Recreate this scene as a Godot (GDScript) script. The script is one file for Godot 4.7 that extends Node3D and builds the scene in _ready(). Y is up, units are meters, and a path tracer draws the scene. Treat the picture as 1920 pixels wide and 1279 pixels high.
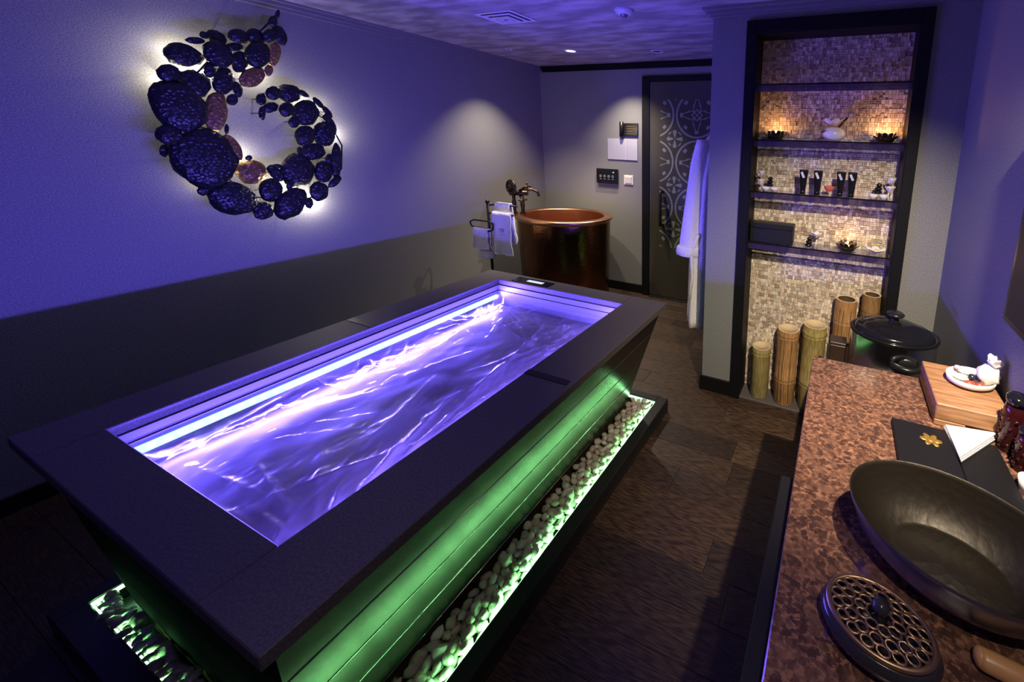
extends Node3D

# room, metres: y up, x along the back wall, -z towards the back wall
const WL := -3.209      # left wall
const WR := 0.524       # right wall
const WB := -3.465      # back wall
const WF := 1.3         # wall behind the camera
const CEIL := 2.384
const NF := -2.1945     # front of the niche block
const NL := -0.7755     # its left side
const TOP := 0.718      # top of the float bed
const WT := 0.85        # worktop

var M := {}
var used := {}
var rng := RandomNumberGenerator.new()
var wood_textures := []

# ---------------------------------------------------------------- helpers
func lin(r: float, g: float, b: float, a := 1.0) -> Color:
	var c := Color(r, g, b).linear_to_srgb()
	c.a = a
	return c

func numbered(called: String) -> String:
	var n: int = used.get(called, 0)
	used[called] = n + 1
	return called if n == 0 else "%s_%03d" % [called, n]

func tag(o: Node3D, label: String, category: String, group := "", kind := "") -> Node3D:
	if label: o.set_meta("label", label)
	if category: o.set_meta("category", category)
	if group: o.set_meta("group", group)
	if kind: o.set_meta("kind", kind)
	return o

func thing(called: String, label: String, category: String, at := Vector3.ZERO, group := "") -> Node3D:
	var o := Node3D.new()
	o.name = numbered(called)
	add_child(o)
	o.position = at
	return tag(o, label, category, group)

func ST(smooth := true) -> SurfaceTool:
	var st := SurfaceTool.new()
	st.begin(Mesh.PRIMITIVE_TRIANGLES)
	st.set_smooth_group(0 if smooth else -1)
	return st

func obj(called: String, st: SurfaceTool, m: Material, parent: Node3D = null) -> MeshInstance3D:
	st.generate_normals()
	return put(called, st.commit(), m, parent)

func put(called: String, mesh: Mesh, m: Material, parent: Node3D = null) -> MeshInstance3D:
	var o := MeshInstance3D.new()
	o.mesh = mesh
	o.material_override = m
	o.cast_shadow = GeometryInstance3D.SHADOW_CASTING_SETTING_ON
	if parent:
		o.name = called
		parent.add_child(o, true)
	else:
		o.name = numbered(called)
		add_child(o)
	return o

func structure(called: String, st: SurfaceTool, m: Material) -> MeshInstance3D:
	var o := obj(called, st, m)
	o.set_meta("kind", "structure")
	return o

func tri(st: SurfaceTool, a: Vector3, b: Vector3, c: Vector3, hint: Vector3) -> void:
	if (c - a).cross(b - a).dot(hint) < 0.0:
		var t := b
		b = c
		c = t
	st.add_vertex(a)
	st.add_vertex(b)
	st.add_vertex(c)

func quad(st: SurfaceTool, a: Vector3, b: Vector3, c: Vector3, d: Vector3, hint: Vector3) -> void:
	tri(st, a, b, c, hint)
	tri(st, a, c, d, hint)

# bevelled box: centre, size, bevel
func bb(st: SurfaceTool, c: Vector3, s: Vector3, b := 0.003, basis := Basis()) -> void:
	var h := s / 2.0
	b = minf(b, minf(h.x, minf(h.y, h.z)) * 0.9)
	var p := func(sg: Array, axis: int) -> Vector3:
		var v := Vector3()
		for i in 3:
			v[i] = sg[i] * (h[i] if i == axis else h[i] - b)
		return c + basis * v
	for ax in 3:
		var i := (ax + 1) % 3
		var j := (ax + 2) % 3
		for s0 in [-1, 1]:
			var q := []
			for e in [[-1, -1], [1, -1], [1, 1], [-1, 1]]:
				var sg := [0, 0, 0]
				sg[ax] = s0
				sg[i] = e[0]
				sg[j] = e[1]
				q.append(p.call(sg, ax))
			var hint := Vector3()
			hint[ax] = s0
			quad(st, q[0], q[1], q[2], q[3], basis * hint)
		for si in [-1, 1]:
			for sj in [-1, 1]:
				var sa := [0, 0, 0]
				sa[i] = si
				sa[j] = sj
				var sb := sa.duplicate()
				sa[ax] = -1
				sb[ax] = 1
				var hint := Vector3()
				hint[i] = si
				hint[j] = sj
				quad(st, p.call(sa, i), p.call(sb, i), p.call(sb, j), p.call(sa, j), basis * hint)
	for x in [-1, 1]:
		for y in [-1, 1]:
			for z in [-1, 1]:
				tri(st, p.call([x, y, z], 0), p.call([x, y, z], 1), p.call([x, y, z], 2), basis * Vector3(x, y, z))

func bx(st: SurfaceTool, a: Vector3, b: Vector3, bevel := 0.003) -> void:
	bb(st, (a + b) / 2.0, (b - a).abs(), bevel)

# plain box with no bevel
func cube(st: SurfaceTool, a: Vector3, b: Vector3) -> void:
	var c := (a + b) / 2.0
	var h := (b - a).abs() / 2.0
	for ax in 3:
		var u := Vector3()
		var v := Vector3()
		u[(ax + 1) % 3] = h[(ax + 1) % 3]
		v[(ax + 2) % 3] = h[(ax + 2) % 3]
		for s in [-1.0, 1.0]:
			var n := Vector3()
			n[ax] = s * h[ax]
			quad(st, c + n - u - v, c + n + u - v, c + n + u + v, c + n - u + v, n)

# eight corners: a..d one face, e..h the opposite one
func hexa(st: SurfaceTool, p: Array) -> void:
	var c := Vector3()
	for v in p: c += v / 8.0
	for f in [[0, 1, 2, 3], [4, 5, 6, 7], [0, 1, 5, 4], [1, 2, 6, 5], [2, 3, 7, 6], [3, 0, 4, 7]]:
		var m: Vector3 = (p[f[0]] + p[f[1]] + p[f[2]] + p[f[3]]) / 4.0
		quad(st, p[f[0]], p[f[1]], p[f[2]], p[f[3]], m - c)

# profile of Vector2(radius, y), walked with the outside on its right going up
func lathe(st: SurfaceTool, prof: Array, seg := 32, c := Vector3.ZERO, sx := 1.0, sz := 1.0, turn := 0.0, ripple := 0.0, waves := 6) -> void:
	var ring := func(q: Vector2, a: float) -> Vector3:
		var r := q.x * (1.0 + ripple * sin(a * waves))
		return c + Vector3(cos(a) * r * sx, q.y, sin(a) * r * sz).rotated(Vector3.UP, turn)
	for k in prof.size() - 1:
		var q0: Vector2 = prof[k]
		var q1: Vector2 = prof[k + 1]
		for i in seg:
			var a0 := TAU * i / seg
			var a1 := TAU * (i + 1) / seg
			var am := (a0 + a1) / 2.0
			var hint := Vector3(cos(am) * (q1.y - q0.y), q0.x - q1.x, sin(am) * (q1.y - q0.y)).rotated(Vector3.UP, turn)
			var p00: Vector3 = ring.call(q0, a0)
			var p01: Vector3 = ring.call(q0, a1)
			var p10: Vector3 = ring.call(q1, a0)
			var p11: Vector3 = ring.call(q1, a1)
			if q0.x > 1e-5: tri(st, p00, p01, p11, hint)
			if q1.x > 1e-5: tri(st, p00, p11, p10, hint)

func tube(st: SurfaceTool, pts: Array, r0: float, r1 := -1.0, seg := 8, closed := false) -> void:
	if r1 < 0.0: r1 = r0
	var n := pts.size()
	var rings := []
	var up := Vector3(0.31, 0.83, 0.46)
	for i in n:
		var a: Vector3 = pts[(i - 1 + n) % n] if closed or i > 0 else pts[0]
		var b: Vector3 = pts[(i + 1) % n] if closed or i < n - 1 else pts[n - 1]
		var d := (b - a).normalized()
		var s := up.cross(d)
		if s.length() < 0.05: s = Vector3(0.9, 0.1, 0.3).cross(d)
		s = s.normalized()
		var t := d.cross(s)
		up = t
		var r := lerpf(r0, r1, float(i) / maxf(n - 1, 1))
		var ring := []
		for k in seg:
			ring.append(pts[i] + (s * cos(TAU * k / seg) + t * sin(TAU * k / seg)) * r)
		rings.append(ring)
	for i in (n if closed else n - 1):
		var m: Vector3 = (pts[i] + pts[(i + 1) % n]) / 2.0
		for k in seg:
			var a: Vector3 = rings[i][k]
			var b: Vector3 = rings[i][(k + 1) % seg]
			var c: Vector3 = rings[(i + 1) % n][(k + 1) % seg]
			var d: Vector3 = rings[(i + 1) % n][k]
			quad(st, a, b, c, d, (a + b + c + d) / 4.0 - m)
	if not closed:
		for e in [0, n - 1]:
			var d: Vector3 = pts[0] - pts[1] if e == 0 else pts[n - 1] - pts[n - 2]
			for k in seg:
				tri(st, pts[e], rings[e][k], rings[e][(k + 1) % seg], d)

func rod(st: SurfaceTool, a: Vector3, b: Vector3, r: float, seg := 10) -> void:
	tube(st, [a, b], r, r, seg)

func circle_pts(c: Vector3, u: Vector3, v: Vector3, n := 24) -> Array:
	var out := []
	for i in n:
		out.append(c + u * cos(TAU * i / n) + v * sin(TAU * i / n))
	return out

# lumpy ellipsoid; axes are the columns of b (already scaled)
func blob(st: SurfaceTool, c: Vector3, b: Basis, lump := 0.0, seed_ := 0, nlat := 8, nlon := 12) -> void:
	var noise := FastNoiseLite.new()
	noise.seed = seed_
	noise.frequency = 0.9
	var pos := func(i: int, k: int) -> Vector3:
		var la := PI * i / nlat - PI / 2.0
		var lo := TAU * (k % nlon) / nlon
		var v := Vector3(cos(la) * cos(lo), sin(la), cos(la) * sin(lo))
		if lump > 0.0: v *= 1.0 + lump * noise.get_noise_3dv(v * 1.4)
		return c + b * v
	for i in nlat:
		for k in nlon:
			var p00: Vector3 = pos.call(i, k)
			var p01: Vector3 = pos.call(i, k + 1)
			var p10: Vector3 = pos.call(i + 1, k)
			var p11: Vector3 = pos.call(i + 1, k + 1)
			var hint := (p00 + p01 + p10 + p11) / 4.0 - c
			if i > 0: tri(st, p00, p01, p11, hint)
			if i < nlat - 1: tri(st, p00, p11, p10, hint)

func scaled_basis(r: Vector3, turn := 0.0) -> Basis:
	return Basis(Vector3.UP, turn) * Basis.from_scale(r)

# ---------------------------------------------------------------- materials
func ntex(freq: float, colors: Array, at: Array, size := 256, kind := FastNoiseLite.TYPE_SIMPLEX_SMOOTH, seed_ := 1, octaves := 4) -> NoiseTexture2D:
	var n := FastNoiseLite.new()
	n.noise_type = kind
	n.frequency = freq
	n.seed = seed_
	n.fractal_octaves = octaves
	var t := NoiseTexture2D.new()
	t.width = size
	t.height = size
	t.seamless = true
	t.noise = n
	var g := Gradient.new()
	g.offsets = PackedFloat32Array(at)
	g.colors = PackedColorArray(colors)
	t.color_ramp = g
	return t

func mat(called: String, color: Color, rough := 0.6, metal := 0.0) -> StandardMaterial3D:
	var m := StandardMaterial3D.new()
	m.resource_name = called
	m.albedo_color = color
	m.roughness = rough
	m.metallic = metal
	M[called] = m
	return m

func grain(m: StandardMaterial3D, tex: Texture2D, scale: Vector3, world := false) -> StandardMaterial3D:
	m.albedo_texture = tex
	m.uv1_triplanar = true
	m.uv1_world_triplanar = world
	m.uv1_scale = scale
	m.uv1_triplanar_sharpness = 4.0
	return m

func relief(m: StandardMaterial3D, tex: Texture2D, depth_cm: float) -> StandardMaterial3D:
	m.heightmap_enabled = true
	m.heightmap_texture = tex
	m.heightmap_scale = depth_cm
	return m

func glow(called: String, color: Color, energy: float) -> StandardMaterial3D:
	var m := mat(called, Color(0.8, 0.8, 0.8), 0.5)
	m.emission_enabled = true
	m.emission = color
	m.emission_energy_multiplier = energy
	return m

func marble_image() -> ImageTexture:
	var n := 640
	var im := Image.create(n, n, false, Image.FORMAT_RGB8)
	var cell := FastNoiseLite.new()
	cell.noise_type = FastNoiseLite.TYPE_CELLULAR
	cell.cellular_return_type = FastNoiseLite.RETURN_DISTANCE2_SUB
	cell.frequency = 0.052
	cell.fractal_type = FastNoiseLite.FRACTAL_NONE
	cell.domain_warp_enabled = true
	cell.domain_warp_amplitude = 30.0
	cell.domain_warp_frequency = 0.02
	var fine := FastNoiseLite.new()
	fine.frequency = 0.05
	fine.seed = 4
	var broad := FastNoiseLite.new()
	broad.frequency = 0.013
	broad.seed = 9
	var dark := Color(0.29, 0.20, 0.175)
	var mid := Color(0.47, 0.335, 0.27)
	var pale := Color(0.63, 0.46, 0.36)
	var clast: FastNoiseLite = cell.duplicate()
	clast.cellular_return_type = FastNoiseLite.RETURN_CELL_VALUE
	for y in n:
		for x in n:
			var v := cell.get_noise_2d(x * 0.72, y * 1.3) + 1.0       # 0 on a vein
			var t := clast.get_noise_2d(x * 0.72, y * 1.3) * 0.5 + 0.5
			var f := fine.get_noise_2d(x, y)
			var b := broad.get_noise_2d(x, y)
			var c := mid.lerp(dark, clampf(t * 0.85 + f * 0.9 + b * 0.5 + 0.1, 0.0, 1.0))
			c = pale.lerp(c, clampf(smoothstep(0.01, 0.20, v + f * 0.2) + 0.2 - b * 0.6, 0.0, 1.0))
			im.set_pixel(x, y, c)
	return ImageTexture.create_from_image(im)

# the frosted ornament of the glass door, in metres across the leaf
func door_image(w: float, h: float) -> ImageTexture:
	var px := 300
	var nx := int(w * px)
	var ny := int(h * px)
	var im := Image.create(nx, ny, false, Image.FORMAT_RGB8)
	var ground := Color(0.25, 0.24, 0.19)
	var line := Color(0.50, 0.52, 0.48)
	var pitch := 0.45
	for j in ny:
		var y := h - float(j) / px
		for i in nx:
			var x := float(i) / px
			var c := ground
			if x > 0.10 and x < w - 0.10 and y > 0.55 and y < 2.02:
				var q := Vector2(fposmod(x - 0.26, pitch) - pitch / 2.0, fposmod(y - 0.30, pitch) - pitch / 2.0)
				var r := q.length()
				var a := q.angle()
				var on := absf(r - 0.207) < 0.009
				var rp := 0.125 * (0.72 + 0.38 * cos(4.0 * a)) * (1.0 + 0.12 * cos(12.0 * a))
				on = on or absf(r - rp) < 0.0085
				on = on or (absf(absf(q.x) + absf(q.y) - 0.052) < 0.006)
				on = on or (minf(absf(q.x - q.y), absf(q.x + q.y)) < 0.006 and r < 0.07)
				on = on or (r > 0.145 and r < 0.175 and cos(8.0 * a) > 0.55)
				var s := Vector2(fposmod(x - 0.26 + pitch / 2.0, pitch) - pitch / 2.0, fposmod(y - 0.30 + pitch / 2.0, pitch) - pitch / 2.0)
				var rs := s.length()
				var sa := s.angle()
				on = on or (rs < 0.085 * (0.30 + 0.70 * absf(cos(2.0 * sa))) and rs > 0.012 and absf(sin(2.0 * sa)) < 0.55)
				on = on or (absf(rs - 0.075) < 0.006 and absf(cos(2.0 * sa)) < 0.5)
				if on: c = line
			im.set_pixel(i, j, c)
	return ImageTexture.create_from_image(im)

func make_materials() -> void:
	var fine := ntex(0.11, [Color(0.78, 0.78, 0.78), Color.WHITE], [0.25, 0.8], 512, FastNoiseLite.TYPE_SIMPLEX, 3)
	var weave := ntex(0.22, [Color.BLACK, Color.WHITE], [0.2, 0.8], 256, FastNoiseLite.TYPE_VALUE, 8, 2)
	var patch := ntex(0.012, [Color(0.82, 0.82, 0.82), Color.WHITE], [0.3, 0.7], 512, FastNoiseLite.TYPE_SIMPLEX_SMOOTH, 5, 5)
	var light_streaks := ntex(0.02, [Color(0.74, 0.73, 0.74), Color(0.88, 0.88, 0.88), Color.WHITE], [0.25, 0.5, 0.75], 512, FastNoiseLite.TYPE_SIMPLEX_SMOOTH, 15, 6)  # plaster mottling, with light streaks reflected off the film put into the colour
	relief(grain(mat("wall_paper", lin(0.27, 0.275, 0.265), 0.62), fine, Vector3(2.4, 2.4, 2.4), true), weave, 0.02)
	relief(grain(mat("ceiling_plaster", lin(0.40, 0.39, 0.40), 0.6), light_streaks, Vector3(0.25, 0.25, 0.8), true), patch, 0.12)
	mat("dark_trim", lin(0.006, 0.006, 0.007), 0.55).metallic_specular = 0.3
	mat("crown", lin(0.20, 0.20, 0.20), 0.5)
	mat("subfloor", lin(0.01, 0.008, 0.007), 0.9)
	var woodgrain := ntex(0.035, [Color(0.45, 0.45, 0.45), Color(0.75, 0.75, 0.75), Color.WHITE], [0.25, 0.5, 0.8], 512, FastNoiseLite.TYPE_SIMPLEX_SMOOTH, 21, 5)
	var k := 0
	for c in [[0.085, 0.049, 0.028], [0.062, 0.035, 0.021], [0.110, 0.066, 0.038], [0.045, 0.027, 0.018], [0.075, 0.046, 0.028]]:
		var m := grain(mat("plank_%d" % k, lin(c[0], c[1], c[2]), 0.42), woodgrain, Vector3(0.7, 3.0, 8.0))
		m.uv1_offset = Vector3(0.17 * k, 0.0, 0.31 * k)
		relief(m, woodgrain, 0.05)
		k += 1
	grain(mat("deck", lin(0.125, 0.110, 0.104), 0.55), fine, Vector3(2, 2, 2))
	mat("black_inlay", lin(0.006, 0.006, 0.007), 0.35)
	grain(mat("side_panel", lin(0.19, 0.17, 0.145), 0.25, 0.9), fine, Vector3(1.5, 6, 1.5))
	mat("shaded_end_panel", lin(0.008, 0.008, 0.009), 0.9).metallic_specular = 0.15  # same boards as the long sides; their dark reflection is put into the colour
	mat("inlay_metal", lin(0.75, 0.72, 0.62), 0.25, 1.0)
	mat("bed_inner", lin(0.17, 0.165, 0.18), 0.45)
	mat("mattress", lin(0.095, 0.075, 0.056), 0.4)
	var film := mat("film", lin(0.92, 0.84, 0.84, 0.06), 0.22)
	film.metallic_specular = 0.36
	film.transparency = BaseMaterial3D.TRANSPARENCY_ALPHA
	glow("led_violet", lin(0.36, 0.95, 1.0), 1.2)
	glow("led_violet_dot", lin(0.7, 0.95, 1.0), 4.0)
	glow("led_green", lin(0.50, 1.0, 0.62), 3.0)
	mat("tray", lin(0.010, 0.011, 0.011), 0.35)
	var speck := ntex(0.08, [Color(0.6, 0.6, 0.6), Color.WHITE], [0.2, 0.7], 128, FastNoiseLite.TYPE_SIMPLEX, 33)
	k = 0
	for c in [[0.52, 0.47, 0.40], [0.38, 0.33, 0.28], [0.44, 0.34, 0.28], [0.60, 0.56, 0.50]]:
		grain(mat("pebble_%d" % k, lin(c[0], c[1], c[2]), 0.6), speck, Vector3(9, 9, 9))
		k += 1
	var hammered := ntex(0.05, [Color.BLACK, Color.WHITE], [0.3, 0.7], 256, FastNoiseLite.TYPE_CELLULAR, 12, 1)
	var st0 := relief(mat("dark_stone", lin(0.016, 0.017, 0.022), 0.32, 0.2), hammered, 0.35)
	st0.uv1_triplanar = true
	st0.uv1_scale = Vector3(5, 5, 5)
	var st1 := relief(grain(mat("bronze_stone", lin(0.36, 0.21, 0.07), 0.4, 0.5), patch, Vector3(6, 6, 6)), hammered, 0.35)
	st1.uv1_scale = Vector3(5, 5, 5)
	mat("wire", lin(0.05, 0.05, 0.05), 0.4, 0.8)
	var cop := relief(mat("copper_outside", lin(0.17, 0.075, 0.035), 0.26, 0.95), hammered, 0.08)
	cop.uv1_triplanar = true
	cop.uv1_scale = Vector3(3, 3, 3)
	mat("copper", lin(0.62, 0.33, 0.18), 0.28, 1.0)
	mat("old_brass", lin(0.075, 0.055, 0.038), 0.3, 0.95)
	mat("black_metal", lin(0.02, 0.02, 0.02), 0.35, 0.6)
	var terry := relief(mat("terry", lin(0.80, 0.79, 0.77), 0.95), weave, 0.25)
	terry.uv1_triplanar = true
	terry.uv1_scale = Vector3(4, 4, 4)
	terry.rim_enabled = true
	terry.rim = 0.4
	mat("thread", lin(0.30, 0.30, 0.32), 0.8)
	var glass := mat("shelf_glass", lin(0.045, 0.030, 0.085, 0.62), 0.12)
	glass.transparency = BaseMaterial3D.TRANSPARENCY_ALPHA
	var pane := mat("shelf_pane", lin(0.05, 0.045, 0.06, 0.18), 0.06)
	pane.transparency = BaseMaterial3D.TRANSPARENCY_ALPHA
	mat("grout", lin(0.34, 0.27, 0.20), 0.9)
	k = 0
	for c in [[0.74, 0.62, 0.46], [0.62, 0.50, 0.36], [0.80, 0.70, 0.55], [0.50, 0.39, 0.29], [0.68, 0.57, 0.46], [0.84, 0.77, 0.65]]:
		grain(mat("tile_%d" % k, lin(c[0], c[1], c[2]), 0.5), speck, Vector3(12, 12, 12))
		k += 1
	var tiles := mat("tiles", Color.WHITE, 0.5)
	tiles.vertex_color_use_as_albedo = true
	var bamboo := ntex(0.03, [Color(0.8, 0.78, 0.74), Color.WHITE], [0.25, 0.7], 256, FastNoiseLite.TYPE_SIMPLEX_SMOOTH, 41, 4)
	k = 0
	for c in [[0.40, 0.33, 0.13], [0.50, 0.28, 0.11], [0.42, 0.34, 0.12], [0.46, 0.25, 0.10], [0.30, 0.17, 0.07]]:
		grain(mat("bamboo_%d" % k, lin(c[0], c[1], c[2]), 0.45), bamboo, Vector3(14, 1.2, 14))
		k += 1
	mat("bamboo_cut", lin(0.62, 0.48, 0.28), 0.7)
	mat("bamboo_crack_and_shade", lin(0.06, 0.035, 0.015), 0.8)
	var mt := mat("marble", Color.WHITE, 0.22)
	mt.albedo_texture = marble_image()
	mt.uv1_triplanar = true
	mt.uv1_world_triplanar = true
	mt.uv1_scale = Vector3(1.7, 1.7, 1.7)
	var box_wood := grain(mat("box_wood", lin(0.46, 0.24, 0.12), 0.45), bamboo, Vector3(0.8, 7, 7))
	box_wood.uv1_offset = Vector3(0.2, 0.1, 0)
	mat("black_gloss", lin(0.008, 0.008, 0.009), 0.12)
	mat("black_plastic", lin(0.012, 0.012, 0.013), 0.3)
	mat("black_leather", lin(0.005, 0.005, 0.007), 0.5)
	mat("gold", lin(0.75, 0.45, 0.10), 0.35, 0.8)
	mat("steel", lin(0.72, 0.72, 0.73), 0.20, 1.0)
	mat("porcelain", lin(0.78, 0.77, 0.76), 0.2)
	mat("white_petal", lin(0.82, 0.80, 0.74), 0.7)
	mat("yellow_petal", lin(0.80, 0.52, 0.12), 0.7)
	mat("pink_petal", lin(0.70, 0.40, 0.55), 0.7)
	mat("red_fruit", lin(0.55, 0.06, 0.03), 0.35)
	mat("blue_berry", lin(0.015, 0.018, 0.045), 0.3)
	mat("green_leaf", lin(0.06, 0.14, 0.04), 0.5)
	mat("paper", lin(0.62, 0.60, 0.61), 0.8)
	mat("plate_silver", lin(0.52, 0.51, 0.58), 0.25, 0.3)
	mat("switch_ivory", lin(0.70, 0.66, 0.55), 0.5)
	var bowl := relief(mat("bowl_metal", lin(0.028, 0.022, 0.015), 0.42, 0.5), hammered, 0.05)
	var outside := mat("bowl_outside", lin(0.045, 0.045, 0.055), 0.3)
	outside.clearcoat_enabled = true
	outside.clearcoat = 0.8
	outside.clearcoat_roughness = 0.2
	bowl.uv1_triplanar = true
	bowl.uv1_scale = Vector3(5, 5, 5)
	mat("burner_metal", lin(0.36, 0.23, 0.14), 0.34, 0.85)
	mat("burner_body", lin(0.035, 0.034, 0.038), 0.2, 0.2)
	mat("striker_wood", lin(0.52, 0.28, 0.11), 0.3)
	var red := mat("red_glass", lin(0.20, 0.015, 0.012, 0.55), 0.08)
	red.transparency = BaseMaterial3D.TRANSPARENCY_ALPHA
	mat("dark_red", lin(0.035, 0.005, 0.005), 0.12)
	mat("wax", lin(0.85, 0.80, 0.68), 0.6)
	glow("flame", lin(1.0, 0.62, 0.25), 5.0)
	glow("lamp_face", lin(1.0, 0.9, 0.78), 8.0)
	glow("bulb", lin(1.0, 0.86, 0.66), 6.0)
	mat("lamp_off", lin(0.12, 0.12, 0.13), 0.2)
	glow("icon", lin(0.35, 0.6, 0.9), 0.10)
	glow("screen", lin(0.75, 0.85, 1.0), 0.8)
	mat("vent_metal", lin(0.55, 0.55, 0.58), 0.4)
	mat("dark_wood", lin(0.035, 0.018, 0.012), 0.35)
	mat("lotus", lin(0.05, 0.035, 0.025), 0.3, 0.7)

# ---------------------------------------------------------------- lights
func set_light(l: Light3D, called: String, color: Color, energy: float, size: float, parent: Node3D) -> void:
	l.name = called
	l.light_color = color
	l.light_energy = energy
	l.light_size = size
	l.shadow_enabled = true
	parent.add_child(l, true)

func omni(called: String, at: Vector3, color: Color, energy: float, size: float, parent: Node3D) -> void:
	var l := OmniLight3D.new()
	l.omni_range = 12.0
	l.omni_attenuation = 2.0
	l.position = at
	set_light(l, called, color, energy, size, parent)

func spot(called: String, at: Vector3, color: Color, energy: float, angle: float, soft: float, size: float, parent: Node3D, towards := Vector3.DOWN) -> void:
	var l := SpotLight3D.new()
	l.spot_range = 12.0
	l.spot_attenuation = 2.0
	l.spot_angle = angle
	l.spot_angle_attenuation = soft
	l.position = at
	l.basis = Basis.looking_at(towards, Vector3.BACK if absf(towards.y) > 0.9 else Vector3.UP)
	set_light(l, called, color, energy, size, parent)

func area(called: String, at: Vector3, towards: Vector3, size: Vector2, color: Color, energy: float, parent: Node3D) -> void:
	var l := AreaLight3D.new()
	l.area_size = size
	l.area_range = 12.0
	l.area_attenuation = 2.0
	l.position = at
	l.basis = Basis.looking_at(towards, Vector3.UP)
	set_light(l, called, color, energy, 0.01, parent)

# recessed ceiling lamp
func downlight(at: Vector3, label: String, face: String, energy: float, angle: float, color: Color, towards := Vector3.DOWN, soft := 0.7, size := 1.0) -> void:
	var t := thing("ceiling_downlight", label, "ceiling lamp", at)
	var s := ST()
	lathe(s, [Vector2(0.040, -0.001), Vector2(0.043, -0.006), Vector2(0.050, -0.006), Vector2(0.054, -0.001)].map(func(q): return Vector2(q.x * size, q.y)), 28)
	obj("trim_ring", s, M.vent_metal, t)
	s = ST()
	lathe(s, [Vector2(0.0, -0.004), Vector2(0.028 * size, -0.004), Vector2(0.040 * size, -0.001)], 24)
	obj("lamp_face", s, M[face], t)
	if energy > 0.0:
		spot("downlight_beam", Vector3(0, -0.012, 0), color, energy, angle, soft, 0.02 * size, t, towards.normalized())

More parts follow.
